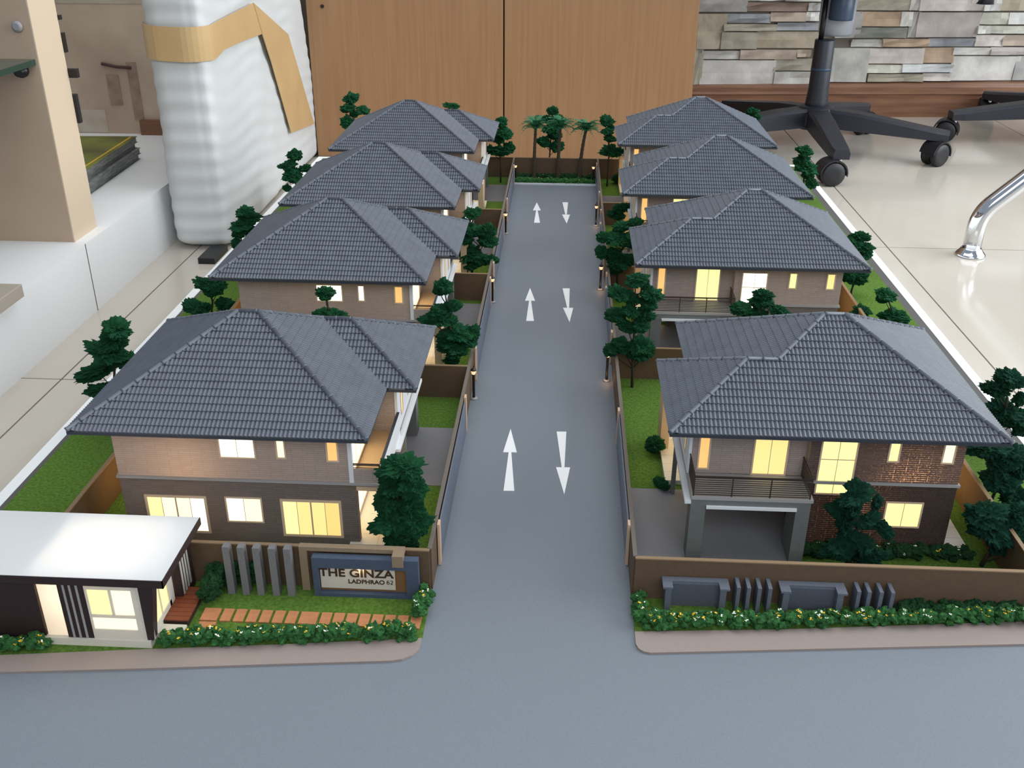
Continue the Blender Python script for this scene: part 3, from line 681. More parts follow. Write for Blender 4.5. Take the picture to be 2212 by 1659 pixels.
TREES = {
    'T1': ((-0.402, 0.79), [(-0.3909,0.7869,0.1001,0.0123,0.0069), (-0.3991,0.7905,0.0866,0.0124,0.007), (-0.4036,0.7884,0.0774,0.0157,0.0054), (-0.4184,0.7912,0.0568,0.016,0.0055), (-0.3883,0.7915,0.0682,0.01,0.0038), (-0.4155,0.7848,0.0413,0.0126,0.0046)]),
    'T2': ((-0.405, 1.196), [(-0.3971,1.1902,0.0862,0.0104,0.0064), (-0.3953,1.2,0.0761,0.0117,0.007), (-0.4029,1.1931,0.0696,0.0134,0.0058), (-0.4097,1.1928,0.0568,0.0088,0.0053), (-0.395,1.2019,0.0573,0.0083,0.0047), (-0.4147,1.1956,0.0423,0.0077,0.0053)]),
    'T3': ((-0.405, 1.463), [(-0.4035,1.4687,0.0908,0.0097,0.0076), (-0.4152,1.4626,0.0767,0.0118,0.0056), (-0.3889,1.4653,0.0716,0.0098,0.0049), (-0.4067,1.4571,0.0635,0.0139,0.0083), (-0.4201,1.4653,0.0412,0.0056,0.0049)]),
    'T4': ((-0.372, 1.76), [(-0.3763,1.7662,0.12,0.0114,0.0081), (-0.3836,1.7604,0.1035,0.0122,0.0065), (-0.3575,1.7641,0.1,0.0114,0.0057), (-0.3717,1.7629,0.0928,0.0082,0.0049), (-0.3836,1.7527,0.0818,0.0114,0.009)]),
    'T5': ((-0.199, 1.762), [(-0.202,1.7663,0.1098,0.0105,0.0041), (-0.1961,1.7635,0.108,0.0081,0.0049)]),
    'T6': ((-0.108, 1.672), [(-0.1073,1.6687,0.1027,0.0085,0.0077), (-0.1024,1.6641,0.0855,0.0123,0.0077), (-0.111,1.6781,0.073,0.0094,0.0078), (-0.1262,1.6715,0.0571,0.007,0.0062), (-0.1109,1.6757,0.0533,0.0172,0.007), (-0.0938,1.6784,0.06,0.0078,0.0078)]),
    'T7': ((-0.116, 1.2), [(-0.1185,1.1926,0.0645,0.0081,0.0052), (-0.1059,1.1951,0.0657,0.0104,0.0058), (-0.0909,1.1887,0.0693,0.0086,0.0081), (-0.0943,1.1936,0.0544,0.0116,0.007), (-0.1201,1.1893,0.0552,0.0075,0.0046), (-0.1163,1.1952,0.0369,0.0141,0.007), (-0.1075,1.1945,0.0306,0.0129,0.0076), (-0.0891,1.1852,0.033,0.0081,0.0052), (-0.1138,1.1856,0.0231,0.0076,0.0041)]),
    'T7b': ((-0.122, 1.222), [(-0.1164,1.2166,0.0829,0.0082,0.0059), (-0.1089,1.2256,0.0822,0.0053,0.0047), (-0.1251,1.2192,0.0698,0.0077,0.0047), (-0.1189,1.2215,0.0644,0.0053,0.0041)]),
    'T8': ((-0.108, 0.895), [(-0.1123,0.8926,0.1078,0.0085,0.0062), (-0.1177,0.8951,0.1019,0.0054,0.004), (-0.1172,0.8936,0.0813,0.0104,0.0059), (-0.1034,0.8932,0.0877,0.0072,0.0049), (-0.1269,0.896,0.0713,0.0091,0.0041), (-0.1141,0.896,0.0716,0.01,0.0045), (-0.1059,0.8999,0.0687,0.0055,0.0032), (-0.0999,0.8972,0.0577,0.0119,0.005), (-0.086,0.9001,0.0568,0.006,0.0069), (-0.1118,0.8993,0.0529,0.0092,0.0051), (-0.0913,0.9009,0.0478,0.0101,0.0051), (-0.1117,0.8971,0.0438,0.011,0.0055), (-0.1019,0.891,0.0393,0.0101,0.0055), (-0.1078,0.8993,0.0261,0.0079,0.0037)]),
    'T9': ((-0.109, 0.59), [(-0.1106,0.5976,0.0853,0.0137,0.0059), (-0.1164,0.5969,0.079,0.0085,0.0046), (-0.1039,0.5928,0.0865,0.0097,0.0045), (-0.1165,0.5946,0.0696,0.0118,0.0066), (-0.0999,0.5885,0.0733,0.0078,0.0091), (-0.1198,0.596,0.0549,0.012,0.0073), (-0.1027,0.5929,0.0537,0.0113,0.0086), (-0.1153,0.5894,0.0436,0.014,0.0086), (-0.0982,0.5868,0.0441,0.0099,0.0086), (-0.1132,0.5962,0.0248,0.0115,0.0081), (-0.1059,0.5979,0.0178,0.0082,0.0055)]),
    'T10': ((-0.405, 1.05), [(-0.4068,1.0451,0.0458,0.0095,0.0053), (-0.3982,1.0536,0.0428,0.0117,0.0064), (-0.4014,1.0489,0.0354,0.0085,0.0064), (-0.3919,1.0458,0.0386,0.0074,0.0058), (-0.4216,1.0475,0.0149,0.0129,0.0059), (-0.4141,1.0532,0.0122,0.0086,0.0048), (-0.3902,1.0545,0.0181,0.0097,0.0059), (-0.3777,1.0445,0.0195,0.0075,0.0043)]),
    'T11': ((-0.212, 0.845), [(-0.2155,0.8464,0.1169,0.0089,0.0043), (-0.2154,0.8395,0.1145,0.0051,0.0025), (-0.2197,0.8476,0.0946,0.0095,0.0039), (-0.2091,0.843,0.0945,0.0112,0.0052), (-0.2052,0.8496,0.0895,0.0078,0.0039), (-0.2298,0.8508,0.0874,0.0048,0.003)]),
    'T13': ((-0.028, 1.745), [(-0.0234,1.7451,0.1079,0.0104,0.0064), (-0.032,1.7534,0.0911,0.0089,0.0056), (-0.0151,1.7418,0.0953,0.0112,0.0072), (-0.0234,1.7379,0.0786,0.0128,0.008), (-0.0169,1.7467,0.0656,0.0113,0.0073), (-0.0366,1.7371,0.0562,0.0113,0.0073), (-0.0131,1.7399,0.0479,0.0113,0.0089)]),
    'T15': ((0.073, 1.66), [(0.0684,1.6585,0.1098,0.0099,0.0076), (0.0751,1.6619,0.0987,0.0061,0.0046), (0.0698,1.6542,0.0934,0.0091,0.0053), (0.0741,1.6523,0.0818,0.0099,0.0046), (0.0757,1.6662,0.0595,0.0147,0.0077), (0.0845,1.6569,0.0596,0.0108,0.0069)]),
    'T16': ((0.0695, 1.165), [(0.0724,1.1655,0.0849,0.0112,0.005), (0.0871,1.1648,0.0906,0.0084,0.005), (0.0504,1.1585,0.0738,0.0084,0.0056), (0.0673,1.1595,0.0722,0.0146,0.0062), (0.0797,1.1602,0.0693,0.0123,0.0073), (0.0497,1.1617,0.0534,0.0079,0.0068), (0.0627,1.1611,0.0539,0.009,0.0051), (0.0689,1.1607,0.0423,0.0136,0.0062), (0.0772,1.1614,0.0452,0.0102,0.0068), (0.0668,1.1653,0.0316,0.0103,0.0051)]),
    'T16b': ((0.078, 1.36), [(0.0786,1.3601,0.0506,0.0091,0.0058), (0.0874,1.3588,0.0531,0.0078,0.0052), (0.0695,1.3637,0.0413,0.0078,0.0052), (0.0789,1.3556,0.04,0.0084,0.0045)]),
    'T17': ((0.0745, 0.902), [(0.0713,0.9026,0.1147,0.0098,0.0058), (0.0806,0.9107,0.1081,0.0045,0.0063), (0.0567,0.9053,0.1,0.0099,0.0054), (0.0691,0.9056,0.0945,0.0081,0.0054), (0.0873,0.8991,0.1022,0.0089,0.0053), (0.0849,0.904,0.0907,0.0072,0.0049), (0.0543,0.906,0.0769,0.0109,0.0054), (0.0671,0.8992,0.0839,0.0081,0.0049), (0.0824,0.9064,0.0765,0.0091,0.0063), (0.0664,0.9066,0.0642,0.01,0.005), (0.0794,0.8997,0.0675,0.0072,0.0054), (0.0595,0.9065,0.047,0.0074,0.0051), (0.0507,0.9046,0.0386,0.0074,0.0055), (0.0631,0.9072,0.0408,0.0078,0.0046), (0.0795,0.9032,0.0466,0.0101,0.0073), (0.0871,0.9075,0.0388,0.0069,0.0065), (0.0773,0.9079,0.0343,0.0093,0.0046)]),
    'T18': ((0.215, 0.606), [(0.2099,0.6003,0.0779,0.0065,0.0052), (0.2109,0.6007,0.07,0.0117,0.0045), (0.2288,0.6081,0.0609,0.0066,0.0046), (0.2034,0.6116,0.0517,0.0073,0.006), (0.2119,0.603,0.0569,0.0085,0.0059), (0.2239,0.6055,0.0467,0.0079,0.006), (0.2085,0.6071,0.0429,0.01,0.0067), (0.234,0.6038,0.0422,0.0083,0.0043), (0.2163,0.6044,0.0311,0.01,0.0067), (0.2252,0.6038,0.0258,0.0087,0.0067), (0.2077,0.6044,0.0225,0.0128,0.0067), (0.2246,0.6071,0.0143,0.0115,0.0054), (0.2346,0.6036,0.0182,0.0074,0.0047)]),
    'T20': ((0.193, 0.915), [(0.1967,0.9135,0.0989,0.009,0.0045), (0.1962,0.9183,0.0903,0.0109,0.0054), (0.1752,0.9093,0.0861,0.009,0.005), (0.1823,0.9158,0.0787,0.0082,0.0041), (0.1955,0.9178,0.0768,0.0091,0.0041), (0.2128,0.9127,0.0823,0.0086,0.005)]),
    'T21': ((0.385, 1.6), [(0.3788,1.5953,0.0814,0.011,0.0066), (0.3796,1.6051,0.0636,0.0126,0.0074), (0.3855,1.5956,0.0541,0.0162,0.0081), (0.3959,1.5947,0.0298,0.0089,0.0074), (0.3908,1.5989,0.0414,0.0089,0.0059)]),
    'T22': ((0.385, 1.262), [(0.3847,1.2644,0.0468,0.0132,0.006), (0.3761,1.2572,0.0408,0.0108,0.006), (0.3931,1.2599,0.0353,0.0096,0.0054), (0.396,1.26,0.0245,0.0085,0.0066)]),
    'T22b': ((0.358, 1.17), [(0.3596,1.174,0.0247,0.0148,0.008), (0.3533,1.1693,0.0323,0.0091,0.0051), (0.3651,1.1743,0.0296,0.008,0.0045)]),
    'T23': ((0.378, 1.065), [(0.3638,1.061,0.0457,0.0109,0.0047), (0.3628,1.063,0.0399,0.0073,0.0036), (0.378,1.0668,0.0174,0.0137,0.0068), (0.3874,1.0696,0.0125,0.0074,0.0047)]),
    'T23b': ((0.349, 1.05), [(0.3361,1.0494,0.0313,0.0083,0.0046), (0.3308,1.0467,0.0284,0.0062,0.0031)]),
    'T24': ((0.384, 0.785), [(0.3839,0.7805,0.079,0.011,0.0067), (0.3757,0.7854,0.0666,0.012,0.0052), (0.3972,0.7813,0.0595,0.0056,0.0056), (0.3893,0.7887,0.0427,0.0129,0.0081), (0.4016,0.7891,0.036,0.0114,0.0073), (0.4041,0.7812,0.0288,0.0065,0.0036)]),
    'T25': ((0.35, 0.695), [(0.3327,0.6873,0.0643,0.0144,0.0065), (0.3552,0.6937,0.053,0.0124,0.008), (0.3485,0.6917,0.0476,0.0087,0.0058), (0.3669,0.6937,0.0407,0.0073,0.0088), (0.3504,0.6881,0.0328,0.0117,0.0088), (0.3648,0.6856,0.0199,0.0095,0.0081)]),
    'T26': ((0.318, 0.62), [(0.3115,0.6225,0.0447,0.0128,0.0067), (0.336,0.6285,0.0417,0.0102,0.0075), (0.3189,0.6223,0.0331,0.0142,0.0075), (0.336,0.6232,0.025,0.0116,0.0089), (0.3442,0.624,0.0123,0.0082,0.0069), (0.3312,0.624,0.0179,0.0103,0.0062)]),
    'T27': ((0.325, 1.77), [(0.3225,1.7685,0.1077,0.0088,0.0048), (0.3182,1.7771,0.1012,0.0081,0.004), (0.3307,1.7642,0.0993,0.0064,0.0048)]),
    'B1': ((0.095, 0.775), [(0.087,0.7691,0.0115,0.0082,0.0057), (0.0857,0.7803,0.0002,0.0067,0.0042), (0.0939,0.7796,-0,0.0058,0.005)]),
    'B2': ((0.095, 0.714), [(0.0888,0.7178,0.0028,0.0062,0.0031), (0.0909,0.7112,0.0039,0.0046,0.0027)]),
    'B3': ((0.0905, 1.672), [(0.0926,1.6796,0.0117,0.0079,0.0039), (0.0904,1.6792,0.007,0.0071,0.0039)]),
}
tree('T1', 'cloud-pruned green tree outside the left rear wall, beside the nearest left roof')
tree('T2', 'cloud-pruned green tree left of the third left roof, before the foam-wrapped panel')
tree('T3', 'small airy tree at the foot of the white foam-wrapped panel, farther left tree')
tree('T4', 'layered green tree behind the farthest left roof, against the wooden cabinet')
tree('T5', 'green treetop peeping over the low roof of the farthest left house')
tree('T6', 'tall dark tree by the far corner fence, right of the farthest left house')
tree('T7', 'broad green tree in the front yard between second and third left houses')
tree('T7b', 'smaller treetop just behind the broad yard tree, below the third left house')
tree('T8', 'tall layered tree by the street wall, right of the second left house')
tree('T9', 'large dense dark green tree above the entrance sign', depth=.8)
tree('T10', 'pale green tree on the outer grass strip, left of the second left house')
tree('T11', 'small pruned tree in front of the lit top window of the second left house')
tree('T13', 'slender layered tree behind the palms at the end of the street')
tree('T15', 'slender layered tree by the far right fence, beside the farthest right house')
tree('T16', 'broad dark tree leaning over the street wall by the second right roof')
tree('T16b', 'small green treetop before the third right house, above a dark cross wall')
tree('T17', 'tall bright green tree at the street side of the nearest right garden')
tree('T18', 'large dark tree before the brick front of the nearest right house', 'foliage_blue', depth=.55)
tree('T20', 'small pruned tree in front of the bright tall window of the second right house')
tree('T21', 'cloud-pruned tree on the right grass strip nearest the office chair caster')
tree('T22', 'cloud-pruned tree on the right grass strip beside the second right roof')
tree('T22b', 'dark round tree under the right eave of the second right house')
tree('T23', 'two-tiered tree alone on the right grass strip behind the nearest right roof')
tree('T23b', 'low leafy treetop right of the nearest right roof ridge')
tree('T24', 'tall cloud-pruned pine at the right edge, above the corner of the nearest right roof', 'foliage_blue')
tree('T25', 'dark pine on the grass right of the nearest right house, below its roof corner', 'foliage_blue')
tree('T26', 'dark low tree in the corner of the nearest right garden wall', 'foliage_blue')
tree('T27', 'small treetop behind the right slope of the farthest right roof')
tree('B1', 'leafy bush beside the porch step of the nearest right house', cat='bush', name='model_bush', group='green bushes')
tree('B2', 'small bush at the edge of the driveway of the nearest right house', cat='bush', name='model_bush', group='green bushes')
tree('B3', 'tiny bush beside the porch of the farthest right house', cat='bush', name='model_bush', group='green bushes')

def merge_blobs(spots, m, name, parent, seedn):
    rng = random.Random(seedn); mb = MB()
    for (x, y, z, r, rz) in spots:
        me = rng.choice(SMALL); a = rng.uniform(0, 6.28); ca, sa = math.cos(a), math.sin(a)
        vs = [(x+r*(v.co.x*ca-v.co.y*sa), y+r*(v.co.x*sa+v.co.y*ca), z+rz*v.co.z) for v in me.vertices]
        mb.add(vs, [tuple(p.vertices) for p in me.polygons], 0)
    return mb.build(name, m, parent, kind='stuff')
def hedge(label, path, w, h, dens=1.0, flowers=.9, m='hedge_green', name='flower_hedge', cat='hedge', seed=1, r0=.0030):
    rng = random.Random(seed); p0 = Vector((*path[0], 0)); t = thing(name, label, cat, p0, 0, 'low hedges of the model')
    spots = []; fl = {'flower_white': [], 'flower_yellow': []}
    for (a, b) in zip(path[:-1], path[1:]):
        a, b = Vector((*a, 0)), Vector((*b, 0)); d = b-a; n = Vector((-d.y, d.x, 0)).normalized()
        for i in range(int(d.length/.00065*dens*w/.008)+1):
            r = r0*rng.uniform(.6, 1.15); q = a+d*rng.random()+n*rng.uniform(-.5, .5)*w; z = .0006+h*rng.uniform(.2, .95)
            spots.append((q.x-p0.x, q.y-p0.y, z, r, r*.85))
            if flowers and rng.random() < flowers and z > h*.5:
                c = rng.choice(['flower_white', 'flower_white', 'flower_yellow', 'flower_yellow']) if math.sin(q.x*420+q.y*300)+rng.uniform(-.6, .6) > -.15 else None
                if c: fl[c].append((q.x-p0.x+rng.uniform(-.001, .001), q.y-p0.y-r*.5, z+r*.75))
    merge_blobs(spots, m, 'hedge_leaves', t, seed)
    for c, L in fl.items():
        if not L: continue
        mb = MB()
        for (x, y, z) in L:
            for k in range(4):
                a = rng.uniform(0, 6.28); tl = rng.uniform(.1, .7); s = rng.uniform(.0007, .0013); b = a+1.2
                mb.add([(x, y, z), (x+s*math.cos(a), y+s*math.sin(a), z+s*tl), (x+s*1.3*math.cos((a+b)/2), y+s*1.3*math.sin((a+b)/2), z+s*tl*1.2), (x+s*math.cos(b), y+s*math.sin(b), z+s*tl)], [(0, 1, 2, 3)])
        mb.build(c.replace('flower_', '')+'_flowers', c, t, kind='stuff')
    return t
hedge('flowering hedge along the pavement in front of the stepping stones', [(-.2590, .5000), (-.1507, .5110), (-.0920, .5175)], .009, .0105, seed=1)
hedge('flowering hedge climbing the street edge beside the entrance sign', [(-.0900, .5330), (-.0895, .5600)], .008, .0125, seed=2)
hedge('small flowering hedge at the pavement before the brown side of the guard house', [(-.3950, .4845), (-.3310, .4930)], .007, .0090, seed=3)
hedge('flowering hedge along the pavement before the grey planter seats', [(.0630, .5365), (.1598, .5435), (.2938, .5560), (.3600, .5600)], .009, .0100, seed=4)
hedge('short flowering hedge running up the street edge beside the nearest planter seat', [(.0610, .5370), (.0602, .5620)], .007, .0110, seed=5)
hedge('dim flowering hedge at the foot of the shaded brick house front', [(.1880, .6270), (.3120, .6300)], .010, .0085, seed=6, m='hedge_dark', flowers=.3)
hedge('low green hedge with pale blooms behind the kerb at the street end', [(-.0830, 1.674), (.0530, 1.674)], .010, .0065, seed=7, r0=.0036, flowers=.35)
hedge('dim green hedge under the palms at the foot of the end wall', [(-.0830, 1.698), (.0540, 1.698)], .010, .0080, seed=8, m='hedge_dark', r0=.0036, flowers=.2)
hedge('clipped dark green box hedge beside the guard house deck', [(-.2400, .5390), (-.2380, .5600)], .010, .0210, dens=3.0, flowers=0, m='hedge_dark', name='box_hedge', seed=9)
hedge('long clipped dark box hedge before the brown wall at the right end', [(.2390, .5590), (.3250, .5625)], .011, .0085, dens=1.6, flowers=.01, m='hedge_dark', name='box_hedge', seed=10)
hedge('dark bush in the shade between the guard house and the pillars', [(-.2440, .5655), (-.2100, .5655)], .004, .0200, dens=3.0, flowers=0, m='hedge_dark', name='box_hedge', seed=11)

# ------------------------------------------------------------------ palms
def frond_mesh():
    mb = MB(); n = 9
    for i in range(n):
        t = i/(n-1); x = .026*t; z = .010*math.sin(t*2.1)-.014*t*t
        for s in (-1, 1):
            l = .0085*math.sin(PI*(.12+.80*t)); w = .0021
            mb.add([(x, 0, z), (x+w, 0, z), (x+w+l*.55, s*l*.8, z-l*.25), (x+l*.5, s*l*.8, z-l*.28)], [(0, 1, 2, 3)])
    mb.tube([(.026*t/8, 0, .010*math.sin(t/8*2.1)-.014*(t/8)**2) for t in range(9)], [.0006-.00006*t for t in range(9)], 4)
    return mb.mesh('frond', 'frond')
FR = frond_mesh()
for i, (x, y, dx, h, lb) in enumerate(((-.0519, 1.690, .002, .0905, 'tall model palm nearest the left lamp at the end of the street'), (-.0110, 1.692, .0025, .0905, 'tall model palm standing in the middle of the end-of-street bed'), (.0262, 1.690, .0085, .0880, 'leaning model palm nearest the right lamp at the end of the street'))):
    t = thing('palm_tree', lb, 'palm tree', (x, y, 0), i*1.7, 'palms at the end of the street'); c, s = math.cos(-i*1.7), math.sin(-i*1.7)
    pts = []; rr = []
    for k in range(25):
        f = k/24; off = dx*f*f*1.0; pts.append((off*c, off*s, h*f-.0005)); rr.append((.0036-.0012*f)*(1.08 if k % 2 else .92))
    MB().tube(pts, rr, 8).build('trunk', 'palm_trunk', t)
    for k in range(20):
        el = (.15, .55, .95)[k % 3]
        o = link('frond', FR, t, (dx*c, dx*s, h-.001), None, (0, -el+.15, k*2.399)); o.scale = (random.uniform(.85, 1.05),)*3

# ------------------------------------------------------------------ street lamps
def lamp_meshes():
    b = MB().lathe([(.0036, 0), (.0038, .0008), (.0030, .0016), (.0016, .0019)], n=14).mesh('base', 'lamp_base')
    p = MB().lathe([(.0015, .0018), (.0013, .004), (.0013, .0255), (.0018, .0262), (.0012, .0270)], n=10).mesh('post', 'black_metal')
    g = MB().lathe([(.0014, .0268), (.0019, .0274), (.0026, .0305), (.0022, .0312)], n=12).mesh('lantern', 'lantern')
    c = MB().lathe([(.0030, .0310), (.0026, .0320), (.0012, .0334), (.0005, .0340), (.0005, .0352), (.0002, .0372)], n=12).mesh('cap', 'black_metal')
    return [('base', b), ('post', p), ('lantern', g), ('cap', c)]
LM = lamp_meshes()
for side, x, ys in (('left', -.0826, (.868, 1.124, 1.393, 1.672)), ('right', .0492, (.916, 1.175, 1.440, 1.672))):
    for y, w in zip(ys, ('nearest', 'second', 'third', 'farthest')):
        t = thing('street_lamp', 'black lantern lamp post on the %s kerb of the model street, %s of four' % (side, w), 'street lamp', (x, y, -.0004), 0, 'black street lamps')
        for n, me in LM: link(n, me, t)
for y in (1.175, 1.440, .916): lamp('lamp_glow', 'POINT', (.0492, y-.006, .006), .0016, (1, .55, .25), radius=.001)

# ------------------------------------------------------------------ back wall of split-face stone
WP = Vector((.2, 2.80, 0)); WDIR = Vector((1.4, .115, 0)).normalized(); WN = Vector((WDIR.y, -WDIR.x, 0)); WA = math.atan2(WDIR.y, WDIR.x)
wb = MB().box(-1.2, 2.4, .02, .15, FZ, 1.6).build('wall_back', mat('stone_joint', (116, 108, 98), .9), None, WP); wb.rotation_euler[2] = WA; struct(wb); wb['label'] = 'back wall faced with split stone above a wooden skirting'
SCOL = {'g': (146, 144, 140), 'br': (120, 98, 84), 'lg': (168, 166, 158), 'tn': (156, 140, 116), 'bl': (128, 132, 138), 'pt': (160, 140, 122), 'wh': (206, 200, 186), 'gt': (146, 138, 118), 'bw': (176, 172, 164), 'or': (166, 136, 106), 'dg': (112, 114, 104), 'pk': (160, 148, 142), 'pw': (186, 174, 166), 'gw': (176, 174, 158), 'wb': (182, 188, 190)}
for k, c in SCOL.items(): mat('stone_'+k, tuple(min(235, int((v*.72+.28*sum(c)/3)*1.2+16)) for v in c), .85, var=.3, vscale=22, rgb2=tuple(int((v*.72+.28*sum(c)/3)*1.02+8) for v in c), bump=.6, bscale=60)
STONES = [(0.145, 0.276, 0.1586, 0.2018, 'g'), (0.273, 0.437, 0.1602, 0.1848, 'br'), (0.271, 0.375, 0.1855, 0.2021, 'g'), (0.372, 0.474, 0.1855, 0.2023, 'lg'), (0.435, 0.474, 0.1618, 0.1847, 'g'), (0.145, 0.225, 0.0646, 0.1559, 'tn'), (0.215, 0.342, 0.1307, 0.156, 'bl'), (0.339, 0.436, 0.1347, 0.1602, 'pt'), (0.433, 0.471, 0.1363, 0.1614, 'wh'), (0.215, 0.361, 0.111, 0.1297, 'gt'), (0.359, 0.479, 0.1123, 0.1338, 'bl'), (0.211, 0.312, 0.0646, 0.11, 'gt'), (0.307, 0.485, 0.0667, 0.1115, 'tn'), (0.162, 0.268, 0.0383, 0.0615, 'lg'), (0.266, 0.424, 0.038, 0.0642, 'pt'), (0.421, 0.461, 0.0441, 0.0647, 'tn'), (0.162, 0.37, -0.0325, 0.0373, 'bw'), (0.362, 0.494, 0.0082, 0.0414, 'gt'), (0.366, 0.499, -0.0263, 0.0073, 'lg'), (0.134, 0.17, -0.0324, 0.0725, 'gt'), (0.487, 0.623, -0.0222, 0.0687, 'lg'), (0.562, 0.715, 0.1632, 0.2026, 'gt'), (0.518, 0.589, 0.0929, 0.1619, 'g'), (0.579, 0.697, 0.1228, 0.1616, 'or'), (0.69, 0.723, 0.1228, 0.1617, 'wh'), (0.571, 0.715, 0.093, 0.1221, 'dg'), (0.567, 0.654, 0.0698, 0.0912, 'lg'), (0.65, 0.779, 0.0709, 0.0929, 'or'), (0.775, 0.908, 0.071, 0.0942, 'bl'), (0.736, 0.907, 0.0955, 0.1606, 'pk'), (0.716, 0.747, 0.0938, 0.1618, 'g'), (0.708, 0.739, 0.1632, 0.2029, 'lg'), (0.733, 0.862, 0.1624, 0.203, 'pw'), (0.855, 0.916, 0.1625, 0.2032, 'pw'), (0.908, 0.955, 0.1625, 0.2033, 'wh'), (0.947, 1.035, 0.1627, 0.2034, 'tn'), (0.907, 0.987, 0.1281, 0.1601, 'gw'), (0.981, 1.065, 0.1288, 0.1602, 'wh'), (0.902, 0.94, 0.1048, 0.127, 'wh'), (0.936, 1.049, 0.1049, 0.1266, 'gw'), (0.905, 0.984, 0.0715, 0.1027, 'pw'), (0.979, 1.078, 0.0731, 0.1032, 'pt'), (0.618, 0.774, 0.0262, 0.0684, 'pw'), (0.766, 0.857, 0.0283, 0.0699, 'or'), (0.85, 0.955, 0.0491, 0.07, 'wh'), (0.951, 1.084, 0.0496, 0.0718, 'pk'), (0.616, 0.72, 0.002, 0.0246, 'gw'), (0.716, 0.859, 0.004, 0.027, 'wb'), (0.625, 0.78, -0.0208, 0.0012, 'gt'), (0.777, 0.858, -0.0192, 0.0032, 'pw'), (0.851, 1.044, -0.0184, 0.0477, 'bw'), (1.03, 1.144, -0.018, 0.0484, 'g')]
rs = random.Random(5)
def add_stone(s0, s1, z0, z1, c):
    g = .0012; dep = rs.uniform(.005, .014); mb = MB()
    nx, nz = 4, 3; vs = []
    for j in range(nz):
        for i in range(nx):
            s = s0+g+(s1-s0-2*g)*i/(nx-1); z = z0+g+(z1-z0-2*g)*j/(nz-1)
            vs.append((s, .02-dep+(rs.uniform(-.004, .004)), z))
    o = len(vs)
    rim = [(i, 0) for i in range(nx)]+[(nx-1, j) for j in range(1, nz)]+[(i, nz-1) for i in range(nx-2, -1, -1)]+[(0, j) for j in range(nz-2, 0, -1)]
    vs += [(vs[j*nx+i][0], .022, vs[j*nx+i][2]) for i, j in rim]
    fs = [(j*nx+i, j*nx+i+1, (j+1)*nx+i+1, (j+1)*nx+i) for j in range(nz-1) for i in range(nx-1)]
    n = len(rim)
    for k in range(n):
        a = rim[k]; b = rim[(k+1) % n]; fs.append((a[1]*nx+a[0], o+k, o+(k+1) % n, b[1]*nx+b[0]))
    mb.add(vs, fs); mb.build('stone', 'stone_'+c, wb)
for s in STONES: add_stone(*s)
keys = list(SCOL)
z = .2045
for r in range(6):                                                   # courses above and beside the part in view
    h = rs.choice((.028, .04, .05)); s = .12
    while s < 1.9:
        w = rs.uniform(.07, .2); add_stone(s, s+w, z, z+h, rs.choice(keys)); s += w
    z += h
for z0, h in ((-.016, .045), (.031, .04), (.073, .03), (.105, .055), (.162, .04)):
    s = 1.16
    while s < 1.9:
        w = rs.uniform(.08, .2); add_stone(s, s+w, z0, z0+h-.002, rs.choice(('wh', 'pw', 'lg', 'gw', 'tn'))); s += w
for (s0, s1, z0, z1, c) in ((.02, .14, -.03, .05, 'g'), (.02, .14, .052, .12, 'tn'), (.02, .14, .122, .2, 'gt')): add_stone(s0, s1, z0, z1, c)
mat('skirting_wood', (138, 98, 72), .45, var=.35, vscale=8, rgb2=(112, 74, 54), stretch=(1, 1, 12))
mb = MB()
prof = [(0.0, FZ), (-.020, FZ), (-.020, -.060), (-.013, -.056), (-.013, -.052), (-.017, -.049), (-.011, -.043), (-.011, -.032), (.0, -.024), (.03, -.0225), (.03, FZ)]
n = len(prof); mb.add([(x, y, z+(.0085*(x-.6) if z > -.03 else 0)*.9) for x in (-.2, 2.4) for y, z in prof], [(i, (i+1) % n, n+(i+1) % n, n+i) for i in range(n)]+[tuple(range(n-1, -1, -1)), tuple(range(n, 2*n))])
bb = mb.build('baseboard_back', 'skirting_wood', None, WP); bb.rotation_euler[2] = WA; struct(bb); bb['label'] = 'moulded brown wooden skirting under the stone wall'

# ------------------------------------------------------------------ wooden cabinet
mat('cabinet_wood', (160, 123, 88), .42, var=1, vscale=7, rgb2=(149, 111, 78), stretch=(22, 22, .6), spec=.35)
mat('dark_gap', (30, 24, 20), .8)
cb = thing('cabinet', 'tall light wooden cabinet with two plain doors at the end of the model', 'cabinet', (-.142, 2.27, FZ))
MB().box(-.427, .4185, .02, .40, 0, 1.0).build('carcass', 'cabinet_wood', cb)
MB().box(-.424, .4165, .017, .021, .02, .99).build('shadow_gap', 'dark_gap', cb)
for x0, x1 in ((-.428, .0010), (.0040, .4195)):
    bevel(MB().box(x0, x1, 0, .018, .003, 1.0).build('door', 'cabinet_wood', cb), .0012)
o = MB().lathe([(.004, 0), (.004, .002)], n=10).build('keyhole', 'dark_gap', cb, (-.392, -.0002, .33)); o.rotation_euler[0] = PI/2

